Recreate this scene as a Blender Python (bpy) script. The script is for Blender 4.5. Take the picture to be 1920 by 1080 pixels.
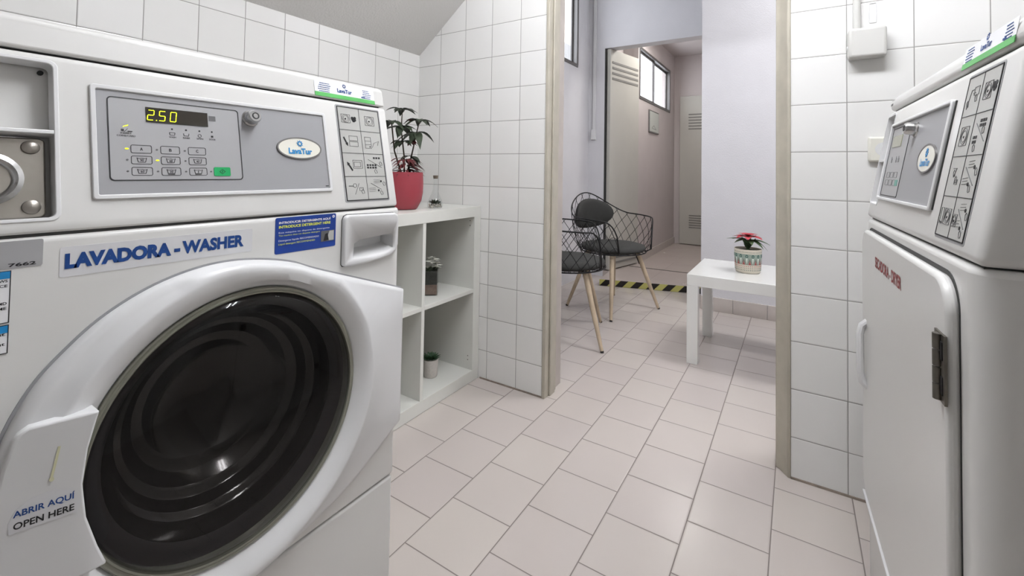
import bpy, bmesh, math, random
from mathutils import Vector, Matrix
R = math.radians
sin, cos, pi = math.sin, math.cos, math.pi
random.seed(7)
scene = bpy.context.scene
col = scene.collection
for o in list(bpy.data.objects): bpy.data.objects.remove(o)

# ---------------------------------------------------------------- camera
cam_d = bpy.data.cameras.new('camera'); cam = bpy.data.objects.new('camera', cam_d); col.objects.link(cam)
yaw, pit, rol = R(-32.2948), R(1.5139), R(0.9229)
fw = Vector((sin(yaw)*cos(pit), cos(yaw)*cos(pit), sin(pit)))
rt = Vector((cos(yaw), -sin(yaw), 0)); up = rt.cross(fw)
rt, up = rt*cos(rol)+up*sin(rol), up*cos(rol)-rt*sin(rol)
M = Matrix((rt, up, -fw)).transposed().to_4x4(); M.translation = (0, 0, 0.957)
cam.matrix_world = M
cam_d.sensor_width = 36; cam_d.sensor_fit = 'HORIZONTAL'
cam_d.lens = 844.18/1920*36
cam_d.shift_y = -(540-296.5)/1920
cam_d.clip_start = 0.02; cam_d.clip_end = 100
scene.camera = cam
# ---------------------------------------------------------------- world, light, exposure
scene.view_settings.view_transform = 'Standard'; scene.view_settings.look = 'None'
scene.view_settings.gamma = 1; scene.view_settings.exposure = 0.48
w = bpy.data.worlds.new('overcast_sky'); scene.world = w; w.use_nodes = True
w.node_tree.nodes['Background'].inputs[0].default_value = (0.93, 0.96, 1.0, 1)
w.node_tree.nodes['Background'].inputs[1].default_value = 3.6
LAMP_W, LAMP2_W, LAMP3_W = 73, 19, 7

# ---------------------------------------------------------------- colour and materials
def lin(c):
    return tuple(((x/255)/12.92 if x/255 <= .04045 else ((x/255+.055)/1.055)**2.4) for x in c)
MATS = {}
def mat(name, rgb, rough=.5, metal=0, coat=0, emit=0, noise=0, nscale=60, bump=0, bscale=200, trans=0, ior=1.45, spec=.5):
    if name in MATS: return MATS[name]
    m = bpy.data.materials.new(name); m.use_nodes = True; nt = m.node_tree; b = nt.nodes['Principled BSDF']
    c = lin(rgb)+(1,)
    b.inputs['Base Color'].default_value = c; b.inputs['Roughness'].default_value = rough; b.inputs['Metallic'].default_value = metal
    b.inputs['Coat Weight'].default_value = coat; b.inputs['Coat Roughness'].default_value = .08
    b.inputs['Transmission Weight'].default_value = trans; b.inputs['IOR'].default_value = ior
    b.inputs['Specular IOR Level'].default_value = spec
    if emit: b.inputs['Emission Color'].default_value = c; b.inputs['Emission Strength'].default_value = emit
    tc = nt.nodes.new('ShaderNodeTexCoord')
    if noise:
        n = nt.nodes.new('ShaderNodeTexNoise'); n.inputs['Scale'].default_value = nscale; n.inputs['Detail'].default_value = 4
        nt.links.new(tc.outputs['Object'], n.inputs['Vector'])
        mr = nt.nodes.new('ShaderNodeMapRange'); mr.inputs[1].default_value = .3; mr.inputs[2].default_value = .7
        mr.inputs[3].default_value = 1-noise; mr.inputs[4].default_value = 1+noise*.4
        nt.links.new(n.outputs['Fac'], mr.inputs[0])
        mx = nt.nodes.new('ShaderNodeVectorMath'); mx.operation = 'SCALE'; mx.inputs[0].default_value = c[:3]
        nt.links.new(mr.outputs[0], mx.inputs['Scale']); nt.links.new(mx.outputs[0], b.inputs['Base Color'])
    if bump:
        n2 = nt.nodes.new('ShaderNodeTexNoise'); n2.inputs['Scale'].default_value = bscale; n2.inputs['Detail'].default_value = 3
        nt.links.new(tc.outputs['Object'], n2.inputs['Vector'])
        bp = nt.nodes.new('ShaderNodeBump'); bp.inputs['Strength'].default_value = bump; bp.inputs['Distance'].default_value = .002
        nt.links.new(n2.outputs['Fac'], bp.inputs['Height']); nt.links.new(bp.outputs[0], b.inputs['Normal'])
    MATS[name] = m; return m

class NG:
    def __init__(s, nt): s.nt = nt
    def m(s, op, a, b=None, c=None):
        n = s.nt.nodes.new('ShaderNodeMath'); n.operation = op
        for i, x in enumerate((a, b, c)):
            if x is None: continue
            if isinstance(x, (int, float)): n.inputs[i].default_value = x
            else: s.nt.links.new(x, n.inputs[i])
        return n.outputs[0]
def tile_mat(name, rgb, rgb2, grout, uax, vax, u0, v0, tw, th, gw, rough=.15, bond=False, phase=(0, 0), wob=.004, wear=0):
    """ceramic tiles laid on world axes, grout lines carved by bump and colour"""
    m = bpy.data.materials.new(name); m.use_nodes = True; nt = m.node_tree; b = nt.nodes['Principled BSDF']; g = NG(nt)
    tc = nt.nodes.new('ShaderNodeTexCoord'); sp = nt.nodes.new('ShaderNodeSeparateXYZ'); nt.links.new(tc.outputs['Object'], sp.inputs[0])
    U = sp.outputs[uax]; V = sp.outputs[vax]
    u = g.m('DIVIDE', g.m('SUBTRACT', U, u0), tw); iu = g.m('FLOOR', u)
    if bond:
        par = g.m('FLOORED_MODULO', iu, 2.0)
        off = g.m('ADD', g.m('MULTIPLY', par, phase[1]), g.m('MULTIPLY', g.m('SUBTRACT', 1.0, par), phase[0]))
        v = g.m('DIVIDE', g.m('SUBTRACT', V, off), th)
    else: v = g.m('DIVIDE', g.m('SUBTRACT', V, v0), th)
    iv = g.m('FLOOR', v)
    fu = g.m('SUBTRACT', u, iu); fv = g.m('SUBTRACT', v, iv)
    du = g.m('MULTIPLY', g.m('MINIMUM', fu, g.m('SUBTRACT', 1.0, fu)), tw)
    dv = g.m('MULTIPLY', g.m('MINIMUM', fv, g.m('SUBTRACT', 1.0, fv)), th)
    d = g.m('MINIMUM', du, dv)
    mr = nt.nodes.new('ShaderNodeMapRange'); mr.interpolation_type = 'SMOOTHSTEP'
    nt.links.new(d, mr.inputs[0]); mr.inputs[1].default_value = gw*.45; mr.inputs[2].default_value = gw*.9
    mask = mr.outputs[0]
    cx = nt.nodes.new('ShaderNodeCombineXYZ'); nt.links.new(iu, cx.inputs[0]); nt.links.new(iv, cx.inputs[1])
    wn = nt.nodes.new('ShaderNodeTexWhiteNoise'); nt.links.new(cx.outputs[0], wn.inputs['Vector'])
    mx = nt.nodes.new('ShaderNodeMix'); mx.data_type = 'RGBA'
    mx.inputs[6].default_value = lin(rgb)+(1,); mx.inputs[7].default_value = lin(rgb2)+(1,)
    nt.links.new(wn.outputs['Value'], mx.inputs[0])
    mg = nt.nodes.new('ShaderNodeMix'); mg.data_type = 'RGBA'; mg.inputs[6].default_value = lin(grout)+(1,)
    nt.links.new(mask, mg.inputs[0]); nt.links.new(mx.outputs[2], mg.inputs[7])
    last = mg.outputs[2]
    nz = nt.nodes.new('ShaderNodeTexNoise'); nz.inputs['Scale'].default_value = 5; nz.inputs['Detail'].default_value = 5
    nt.links.new(tc.outputs['Object'], nz.inputs['Vector'])
    mv = g.m('ADD', .97, g.m('MULTIPLY', nz.outputs['Fac'], .05))
    vs = nt.nodes.new('ShaderNodeVectorMath'); vs.operation = 'SCALE'; nt.links.new(last, vs.inputs[0]); nt.links.new(mv, vs.inputs['Scale'])
    nt.links.new(vs.outputs[0], b.inputs['Base Color'])
    rr = g.m('ADD', .75, g.m('MULTIPLY', mask, rough-.75)); nt.links.new(g.m('ADD', rr, g.m('MULTIPLY', nz.outputs['Fac'], .08)), b.inputs['Roughness'])
    # soft pillow edge + slow glaze waviness
    m2 = nt.nodes.new('ShaderNodeMapRange'); nt.links.new(d, m2.inputs[0]); m2.inputs[1].default_value = gw*.4; m2.inputs[2].default_value = gw*2.2; m2.interpolation_type = 'SMOOTHSTEP'
    nw = nt.nodes.new('ShaderNodeTexNoise'); nw.inputs['Scale'].default_value = 9; nt.links.new(tc.outputs['Object'], nw.inputs['Vector'])
    hgt = g.m('ADD', m2.outputs[0], g.m('ADD', g.m('MULTIPLY', nw.outputs['Fac'], 1.2), g.m('MULTIPLY', wn.outputs['Value'], .0)))
    bp = nt.nodes.new('ShaderNodeBump'); bp.inputs['Strength'].default_value = .5; bp.inputs['Distance'].default_value = .0012
    nt.links.new(hgt, bp.inputs['Height']); nt.links.new(bp.outputs[0], b.inputs['Normal'])
    return m
def glass_mat(name, tint=(1, 1, 1), gloss=1.0, rough=.0):
    """thin clear pane: passes light straight through, reflects by fresnel"""
    m = bpy.data.materials.new(name); m.use_nodes = True; nt = m.node_tree; nt.nodes.clear()
    o = nt.nodes.new('ShaderNodeOutputMaterial'); t = nt.nodes.new('ShaderNodeBsdfTransparent'); t.inputs[0].default_value = tint+(1,)
    gl = nt.nodes.new('ShaderNodeBsdfGlossy'); gl.inputs['Roughness'].default_value = rough
    f = nt.nodes.new('ShaderNodeLayerWeight'); f.inputs[0].default_value = .5; g = NG(nt)
    fr = g.m('ADD', .04, g.m('MULTIPLY', .9, g.m('POWER', f.outputs['Facing'], 5.0)))
    mx = nt.nodes.new('ShaderNodeMixShader'); nt.links.new(g.m('MULTIPLY', fr, gloss), mx.inputs[0])
    nt.links.new(t.outputs[0], mx.inputs[1]); nt.links.new(gl.outputs[0], mx.inputs[2]); nt.links.new(mx.outputs[0], o.inputs[0]); return m

# ---------------------------------------------------------------- object helpers
def tag(o, label=None, cat=None, group=None, kind=None):
    if label: o['label'] = label
    if cat: o['category'] = cat
    if group: o['group'] = group
    if kind: o['kind'] = kind
    return o
def empty(name, loc=(0, 0, 0), rz=0, label=None, cat=None, group=None):
    o = bpy.data.objects.new(name, None); col.objects.link(o); o.empty_display_size = .05
    o.location = loc; o.rotation_euler = (0, 0, rz); return tag(o, label, cat, group)
W3 = lambda a, b, n=0: Vector((a, b, n))
class MB:
    def __init__(s): s.v = []; s.f = []
    def add(s, vs, fs):
        k = len(s.v); s.v += [Vector(x) for x in vs]; s.f += [tuple(i+k for i in f) for f in fs]; return s
    def box(s, x0, y0, z0, x1, y1, z1, F=None):
        p = [(x, y, z) for z in (z0, z1) for y in (y0, y1) for x in (x0, x1)]
        if F: p = [F(Vector(q)) for q in p]
        return s.add(p, [(0, 2, 3, 1), (4, 5, 7, 6), (0, 1, 5, 4), (2, 6, 7, 3), (0, 4, 6, 2), (1, 3, 7, 5)])
    def prism(s, pts, n0, n1, F=W3, back=True):
        n = len(pts); a = [F(p[0], p[1], n0) for p in pts]; b = [F(p[0], p[1], n1) for p in pts]
        fs = [(i, (i+1) % n, (i+1) % n+n, i+n) for i in range(n)]+[tuple(range(n, 2*n))]
        if back: fs.append(tuple(range(n-1, -1, -1)))
        return s.add(a+b, fs)
    def ring(s, po, pi_, n0, n1, F=W3):
        n = len(po); vs = [F(p[0], p[1], k) for k in (n0, n1) for P in (po, pi_) for p in P]
        fs = []
        for i in range(n):
            j = (i+1) % n
            fs += [(i, j, j+2*n, i+2*n), (i+n, i+3*n, j+3*n, j+n), (i+2*n, j+2*n, j+3*n, i+3*n), (i, i+n, j+n, j)]
        return s.add(vs, fs)
    def stroke(s, pts, wd, n0, n1, F=W3, closed=False):
        P = [Vector(p[:2]) for p in pts]
        if closed: P.append(P[0])
        for a, b in zip(P, P[1:]):
            d = b-a
            if d.length < 1e-7: continue
            d.normalize(); q = Vector((-d.y, d.x))*wd/2; e = d*wd*.3
            s.prism([a-q-e, b-q+e, b+q+e, a+q-e], n0, n1, F, back=False)
        return s
    def tube(s, pts, r, k=8, cap=True, closed=False):
        pts = [Vector(p) for p in pts]; n = len(pts); rs = r if isinstance(r, (list, tuple)) else [r]*n
        vs = []; prev = None
        for i, p in enumerate(pts):
            if closed: d = pts[(i+1) % n]-pts[i-1]
            else: d = pts[min(i+1, n-1)]-pts[max(i-1, 0)]
            d.normalize()
            if prev is None:
                a = Vector((0, 0, 1)) if abs(d.z) < .9 else Vector((1, 0, 0)); u = d.cross(a).normalized()
            else: u = (prev-d*prev.dot(d)).normalized()
            prev = u; v = d.cross(u)
            vs += [p+(u*cos(2*pi*j/k)+v*sin(2*pi*j/k))*rs[i] for j in range(k)]
        fs = []
        for i in range(n if closed else n-1):
            for j in range(k):
                a = i*k+j; b = i*k+(j+1) % k; c = ((i+1) % n)*k+(j+1) % k; d2 = ((i+1) % n)*k+j
                fs.append((a, b, c, d2))
        if cap and not closed: fs += [tuple(range(k-1, -1, -1)), tuple(range((n-1)*k, n*k))]
        return s.add(vs, fs)
    def lathe(s, prof, k=32, F=None, closed=False):
        """prof: (radius, height) list turned about local z"""
        F = F or (lambda x, y, z: Vector((x, y, z))); n = len(prof)
        vs = [F(r*cos(2*pi*j/k), r*sin(2*pi*j/k), z) for r, z in prof for j in range(k)]
        fs = [(i*k+j, i*k+(j+1) % k, (i+1)*k+(j+1) % k, (i+1)*k+j) for i in range(n-1) for j in range(k)]
        if prof[0][0] > 1e-5 and closed: fs.append(tuple(range(k-1, -1, -1)))
        if prof[-1][0] > 1e-5 and closed: fs.append(tuple(range((n-1)*k, n*k)))
        return s.add(vs, fs)
    def build(s, name, m, parent=None, bevel=0, seg=2, smooth=35, tagk=None):
        me = bpy.data.meshes.new(name); me.from_pydata([tuple(v) for v in s.v], [], s.f)
        bm = bmesh.new(); bm.from_mesh(me); bmesh.ops.remove_doubles(bm, verts=bm.verts, dist=1e-6)
        bmesh.ops.recalc_face_normals(bm, faces=bm.faces); bm.to_mesh(me); bm.free(); me.update()
        if smooth:
            me.shade_smooth(); me.set_sharp_from_angle(angle=R(smooth))
        o = bpy.data.objects.new(name, me); col.objects.link(o); me.materials.append(m)
        if parent: o.parent = parent
        if bevel:
            b = o.modifiers.new('bevel', 'BEVEL'); b.width = bevel; b.segments = seg; b.limit_method = 'ANGLE'; b.angle_limit = R(40); b.harden_normals = False
        if tagk: o['kind'] = tagk
        return o
def bake(o):
    dg = bpy.context.evaluated_depsgraph_get(); dg.update(); me = bpy.data.meshes.new_from_object(o.evaluated_get(dg)); o.modifiers.clear(); o.data = me; return o
def cut(o, cutters):
    for c in cutters:
        c.parent = o.parent
        b = o.modifiers.new('cut', 'BOOLEAN'); b.operation = 'DIFFERENCE'; b.object = c; b.solver = 'EXACT'
    bake(o)
    for c in cutters: bpy.data.objects.remove(c)
    return o
def rrect(x0, y0, x1, y1, r, k=4):
    P = []
    for cx, cy, a in ((x1-r, y1-r, 0), (x0+r, y1-r, 90), (x0+r, y0+r, 180), (x1-r, y0+r, 270)):
        P += [(cx+r*cos(R(a+90*i/k)), cy+r*sin(R(a+90*i/k))) for i in range(k+1)]
    return P
def ell(cx, cy, rx, ry, k=32): return [(cx+rx*cos(2*pi*i/k), cy+ry*sin(2*pi*i/k)) for i in range(k)]
FONT = None
def text(mb, body, s0, s1, t0, t1, F, n0=0, n1=.0003, bold=0, t_base=None):
    """lettering fitted to the box s0..s1, t0..t1 of a surface map"""
    cu = bpy.data.curves.new('t', 'FONT'); cu.body = body; cu.size = 1; cu.offset = bold; cu.resolution_u = 3
    ob = bpy.data.objects.new('t', cu); col.objects.link(ob)
    dg = bpy.context.evaluated_depsgraph_get(); dg.update(); me = ob.evaluated_get(dg).to_mesh()
    vs = [v.co.copy() for v in me.vertices]; fs = [tuple(p.vertices) for p in me.polygons]
    ob.evaluated_get(dg).to_mesh_clear(); bpy.data.objects.remove(ob); bpy.data.curves.remove(cu)
    if not vs: return mb
    xa = min(v.x for v in vs); xb = max(v.x for v in vs); ya = min(v.y for v in vs); yb = max(v.y for v in vs)
    mb.add([F(s0+(v.x-xa)/(xb-xa)*(s1-s0), t0+(v.y-ya)/(yb-ya)*(t1-t0), n1) for v in vs], fs); return mb
def B(name, m, x0, y0, z0, x1, y1, z1, parent=None, bevel=0, **k): return MB().box(x0, y0, z0, x1, y1, z1).build(name, m, parent, bevel, **k)
def struct(o): o['kind'] = 'structure'; return o

# ---------------------------------------------------------------- palette
GRT = (142, 140, 136)
wt = dict(rgb=(230, 229, 227), rgb2=(225, 224, 221), grout=GRT, tw=.15594, th=.15, gw=.0017, rough=.13)
m_tl = tile_mat('glazed_tile_left', uax=1, vax=2, u0=.39006, v0=.12878, **{**wt, 'tw': .14615})
m_tb = tile_mat('glazed_tile_back', uax=0, vax=2, u0=-1.0385, v0=.12878, **wt)
m_tr = tile_mat('glazed_tile_back_right', uax=0, vax=2, u0=.1302, v0=.12878, **wt)
m_fl = tile_mat('floor_tile', (196, 188, 181), (192, 183, 178), (124, 115, 110), 0, 1, -1.0449, 0, .19735, .19137, .0024, rough=.21, bond=True, phase=(.1877, .0920))
m_pl = mat('white_plaster', (214, 213, 216), .75, noise=.03, nscale=6, bump=.5, bscale=160)
m_pl2 = mat('corridor_paint', (198, 190, 188), .7, noise=.04, nscale=4, bump=.3)
m_ceil = mat('ceiling_plaster', (214, 212, 209), .85, bump=.9, bscale=110)
m_skirt = mat('skirting_tile', (196, 188, 182), .35, noise=.05, nscale=20)
m_frame = mat('beige_door_frame_paint', (178, 172, 158), .5, noise=.12, nscale=14)
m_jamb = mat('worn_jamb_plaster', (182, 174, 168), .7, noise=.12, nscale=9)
m_alu = mat('grey_aluminium', (120, 118, 117), .4, .6)
m_wm = mat('white_machine_enamel', (214, 213, 210), .3, coat=.15, noise=.015, nscale=3)
m_wp = mat('white_plastic', (216, 216, 216), .3, coat=.15)
m_gp = mat('grey_panel_film', (150, 150, 152), .42)
m_gp2 = mat('grey_panel_film_light', (162, 162, 163), .4)
m_ic = mat('pictogram_film', (178, 178, 174), .4)
m_blk = mat('black_ink', (26, 26, 28), .5)
m_gap = mat('gap_shade_grey', (62, 62, 60), .8)  # dark grey paints in the shade of seams and slots; plinths share it
m_dgy = mat('grey_ink', (92, 92, 92), .5)
m_blue = mat('blue_ink', (16, 62, 128), .45)
m_cyan = mat('light_blue_ink', (28, 130, 190), .45)
m_navy = mat('navy_sticker', (24, 58, 138), .35)
m_yel = mat('yellow_ink', (226, 232, 84), .5)
m_wht = mat('white_ink', (236, 236, 238), .45)
m_stk = mat('clear_sticker_film', (215, 215, 217), .28)
m_cream = mat('cream_badge', (232, 230, 218), .25, coat=.5)
m_grn = mat('green_button', (10, 150, 84), .4)
m_grn2 = mat('green_tape', (88, 172, 92), .35)
m_disp = mat('display_window', (38, 32, 24), .12, coat=.5)
m_led = mat('lit_segments', (216, 232, 20), .5, emit=1.6)
m_chr = mat('chrome', (190, 190, 190), .24, 1)
m_ss = mat('brushed_steel', (150, 145, 138), .36, .9, noise=.1, nscale=25)
m_red = mat('dark_red_ink', (140, 52, 52), .5)
m_hinge = mat('dull_hinge_steel', (120, 116, 108), .4, .9, noise=.2, nscale=60)
m_rub = mat('dark_rubber', (24, 24, 25), .55)
m_drum = mat('drum_steel', (96, 88, 86), .3, .9, noise=.2, nscale=18)

# ================================================================ THE ROOM
LX, BY = -1.651, 1.7005
struct(B('floor', m_fl, -1.80, -2.95, -.12, 1.35, 4.1, 0))
# left wall, tiled part
struct(B('wall_left', m_tl, -1.82, -2.95, 0, LX, BY+.01, 2.6))
# partition with the door opening
OX0, OX1 = -.9065, -.016
struct(B('wall_back', m_tb, LX, BY, 0, OX0, BY+.160, 2.9))
struct(B('wall_back_right', m_tr, OX1, BY, 0, 1.35, BY+.160, 2.9))
struct(B('wall_back_lintel', m_tb, OX0, BY, 2.12, OX1, BY+.160, 2.9))
struct(B('wall_right', m_tl, 1.05, -2.95, 0, 1.2, BY, 2.6))
struct(B('wall_front', m_tb, -1.82, -2.95, 0, 1.2, -2.8, 2.6))
# sloping ceiling: rises from the left wall
z0c = 1.541; sl = .232/.286; xh = -.777; zh = z0c+(xh-LX)*sl
cb = MB(); cb.prism([(LX-.02, z0c-.02*sl), (xh, zh), (xh, zh+.12), (LX-.02, z0c+.12)], -2.81, BY-.0005, lambda a, b, n: Vector((a, n, b)))
struct(cb.build('ceiling_slope', m_ceil, smooth=0))
struct(B('ceiling', m_ceil, xh, -2.95, zh, 1.2, BY-.0005, zh+.12))
# grime line where the tiles meet the floor
m_grime = mat('floor_edge_grime', (142, 130, 120), .8, noise=.35, nscale=40)
struct(B('trim_1', m_grime, -1.23, BY-.004, 0, OX0, BY+.001, .006)); struct(B('trim_2', m_grime, OX1, BY-.004, 0, 1.0, BY+.001, .006))
# painted door frame
fb = MB(); fb.box(OX0-.001, BY-.006, 0, OX0+.014, BY+.10, 2.12); fb.box(OX0+.014, BY+.03, 0, OX0+.022, BY+.075, 2.12)
fb.prism([(OX1+.001, BY-.004), (OX1+.001, BY+.1), (OX1-.042, BY+.1), (OX1-.042, BY+.036), (OX1-.03, BY+.03), (OX1-.008, BY-.004)], 0, 2.12, lambda a, b, n: Vector((a, b, n)))
fb.box(OX0, BY-.004, 2.08, OX1, BY+.10, 2.121)
struct(fb.build('door_frame', m_frame, bevel=.003))
struct(B('trim_3', m_jamb, OX0-.0005, BY+.10, 0, OX0+.004, BY+.1645, 2.12))
struct(B('trim_4', m_pl, OX1-.004, BY+.10, 0, OX1+.0005, BY+.1645, 2.12))
struct(B('trim_5', m_pl, LX, BY+.160, 0, OX0, BY+.165, 2.9)); struct(B('trim_6', m_pl, OX1, BY+.160, 0, 1.2, BY+.165, 2.9))
# second room ------------------------------------------------------
HY = 3.95
def wallx(name, m, x0, x1, y0, y1, z0, z1, hole):
    a, b, c, d = hole; mb = MB()
    mb.box(x0, y0, z0, x1, a, z1); mb.box(x0, b, z0, x1, y1, z1); mb.box(x0, a, z0, x1, b, c); mb.box(x0, a, d, x1, b, z1)
    return struct(mb.build(name, m, smooth=0))
wallx('wall_left_entry', m_pl, LX-.055, LX, BY+.01, 4.1, 0, 2.9, (2.75, 3.685, 1.88, 2.72))
hb = MB(); hb.box(LX, HY, 0, -1.497, HY+.12, 2.9); hb.box(-1.497, HY, 2.095, -.45, HY+.12, 2.9)
struct(hb.build('wall_header', m_pl, smooth=0))
struct(B('wall_far', m_pl, -.572, 3.433, 0, 1.2, HY+.12, 2.9))
struct(B('wall_right_entry', m_pl, 1.2, BY+.158, 0, 1.35, 4.1, 2.9))
struct(B('ceiling_entry', m_ceil, -1.82, BY+.158, 2.9, 1.35, 4.1, 3.0))
sk = MB(); x = -.572
while x < 1.2:
    sk.box(x+.001, 3.424, 0, min(x+.205, 1.2)-.001, 3.434, .095); x += .205
struct(sk.build('baseboard_far', m_skirt, smooth=0, bevel=.0015))
# raised corridor behind ------------------------------------------------
m_fl2 = tile_mat('corridor_floor_tile', (196, 184, 178), (192, 180, 174), (128, 118, 112), 0, 1, -1.0449, 0, .39, .39, .0024, rough=.22)
pf = MB(); pf.prism([(-1.40, 3.622), (-.45, 3.900), (-.45, 6.1), (-1.5, 6.1), (-1.497, HY), (-1.44, HY)], 0, .052)
struct(pf.build('floor_corridor', m_fl2, smooth=0))
CX = -1.34
wallx('wall_corridor_left', m_pl2, CX-.055, CX, 4.47, 6.1, .05, 2.5, (4.52, 5.80, 1.70, 2.235))
struct(B('wall_corridor_side', m_pl2, -1.52, HY+.12, .05, -1.497, 4.47, 2.5))
struct(B('wall_corridor_return', m_pl2, -1.52, 4.474, .05, CX-.02, 4.51, 2.49))
struct(B('wall_corridor_end', m_pl2, -1.5, 6.05, .05, -.3, 6.2, 2.5))
struct(B('wall_corridor_right', m_pl2, -.45, HY+.12, .05, -.3, 6.1, 2.5))
struct(B('ceiling_corridor', m_pl2, -1.65, HY+.12, 2.46, -.3, 6.2, 2.56))
cbx = MB(); cbx.box(CX, 4.5, .052, CX+.012, 6.05, .13); struct(cbx.build('baseboard_corridor', m_skirt, bevel=.002))
m_track = mat('dark_floor_track', (74, 68, 64), .6, noise=.5, nscale=30)
tk = MB(); tk.prism([(-1.36, 4.285), (-.46, 4.325), (-.46, 4.337), (-1.36, 4.297)], .0515, .0545); struct(tk.build('trim_7', m_track))

# windows ------------------------------------------------------------
m_pane = glass_mat('clear_window_glass', (.97, .98, 1))
def window(name, x, y0, y1, z0, z1, npan):
    t = empty(name, (x, (y0+y1)/2, z0)); t['kind'] = 'structure'; w = .028
    def lb(mb, a, b, c, d, e, f): mb.box(a-x, b-(y0+y1)/2, c-z0, d-x, e-(y0+y1)/2, f-z0)
    mb = MB()
    lb(mb, x-.05, y0, z0, x+.006, y1, z0+w); lb(mb, x-.05, y0, z1-w, x+.006, y1, z1)
    lb(mb, x-.05, y0, z0+w, x+.006, y0+w, z1-w); lb(mb, x-.05, y1-w, z0+w, x+.006, y1, z1-w)
    mb.build('window_frame', m_alu, t, bevel=.003)
    L = (y1-y0-2*w)/npan
    for i in range(npan):
        a = y0+w+i*L; xx = x-.02-.016*(i % 2); sh = MB(); q = .02
        lb(sh, xx-.012, a, z0+w, xx, a+q, z1-w); lb(sh, xx-.012, a+L-q, z0+w, xx, a+L, z1-w)
        lb(sh, xx-.012, a+q, z0+w, xx, a+L-q, z0+w+q); lb(sh, xx-.012, a+q, z1-w-q, xx, a+L-q, z1-w)
        o = sh.build('sash', m_alu, t, bevel=.002)
        pn = MB(); lb(pn, xx-.008, a+q, z0+w+q, xx-.004, a+L-q, z1-w-q); pn.build('pane', m_pane, o)
    return t
window('window_1', LX, 2.75, 3.685, 1.88, 2.72, 2)
window('window_2', CX, 4.50, 5.80, 1.70, 2.235, 2)
# the pale brick house seen through the panes
m_brick = mat('pale_brick', (206, 192, 182), .9, noise=.25, nscale=7)
nb = empty('neighbouring_building', (-5.2, 8.5, 0), 0, 'pale brick building outside, seen through the corridor window', 'building')
MB().box(-1, -2, 0, 1, 3, 6).build('wall', m_brick, nb)
for k in range(3): MB().box(.98, -1.3+k*1.4, 2.6, 1.02, -.6+k*1.4, 3.7).build('window', m_alu, nb)

# ================================================================ LAMPS (their light is what fills the rooms)
m_tubeglow = mat('lit_diffuser', (250, 250, 245), .5, emit=3)
def ceiling_lamp(loc, sx, sy, power, colr, label, shape_z=.06):
    t = empty('ceiling_lamp', loc, 0, label, 'lamp')
    MB().box(-sx/2-.02, -sy/2-.02, -.03, sx/2+.02, sy/2+.02, 0).build('housing', m_wp, t, bevel=.004)
    MB().box(-sx/2, -sy/2, -shape_z, sx/2, sy/2, -.03).build('diffuser', m_tubeglow, t, bevel=.01)
    l = bpy.data.lights.new('lamp_light', 'AREA'); l.shape = 'RECTANGLE'; l.size = sx; l.size_y = sy; l.energy = power; l.color = colr
    lo = bpy.data.objects.new('lamp_light', l); col.objects.link(lo); lo.parent = t; lo.location = (0, 0, -shape_z-.004)
    return t
def tube_lamp(loc, L, strength, rgb, label):
    t = empty('fluorescent_batten', loc, 0, label, 'lamp')
    MB().box(-L/2-.03, -.045, -.035, L/2+.03, .045, 0).build('housing', m_wp, t, bevel=.004)
    mt = mat('lit_tube', rgb, .5, emit=strength)
    for y in (-.06, .06):
        MB().tube([(-L/2, y, -.055), (L/2, y, -.055)], .016, 16).build('tube', mt, t)
    for x in (-L/2-.015, L/2+.015): MB().box(x-.012, -.075, -.075, x+.012, .075, -.02).build('end_cap', m_wp, t, bevel=.003)
tube_lamp((-.22, .80, zh), 1.05, LAMP_W, (247, 249, 254), 'twin tube fluorescent lamp on the ceiling above the washing machine')
ceiling_lamp((.62, 2.65, 2.9), .9, .5, LAMP2_W, (.97, .97, 1), 'white fluorescent ceiling lamp in the room with the wire chairs')
ceiling_lamp((-.9, 4.5, 2.46), .3, .3, LAMP3_W, (1, .97, .93), 'small square ceiling lamp added out of view to brighten the raised corridor')  # unseen lamp behind the header, added to lift the corridor

# ================================================================ MACHINES
def frontmap(s, z, n): return Vector((s, -n, z))
def ctl_map(z0, deg):
    a = R(deg)
    return lambda s, t, n: Vector((s, t*sin(a)-n*cos(a), z0+t*cos(a)+n*sin(a)))
def housing_prof(z0, deg, T, depth):
    a = R(deg); p = [(0, z0), (T*sin(a), z0+T*cos(a)), (depth, z0+T*cos(a)), (depth, z0)]
    return p
YZ = lambda a, b, n: Vector((n, a, b))
def logo(F, cx, cy, wdt, parent, ink, ink2, nm='lettering', n=.0012):
    mb = MB(); text(mb, 'LavaTur', cx-wdt/2, cx+wdt/2, cy-wdt*.16, cy+wdt*.08, F, n1=n, bold=.035); mb.build(nm, ink, parent, smooth=0)
    g = MB(); r = wdt*.13; c = (cx, cy+wdt*.27)
    for k in range(9):
        a = 2*pi*k/9; g.prism([(c[0]+r*.55*cos(a-.3), c[1]+r*.55*sin(a-.3)), (c[0]+r*1.15*cos(a+.15), c[1]+r*1.15*sin(a+.15)), (c[0]+r*.6*cos(a+.35), c[1]+r*.6*sin(a+.35))], n*.5, n, F)
    g.ring(ell(c[0], c[1], r*.75, r*.75, 18), ell(c[0], c[1], r*.45, r*.45, 18), n*.5, n, F)
    g.build('emblem', ink2, parent, smooth=0)
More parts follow.
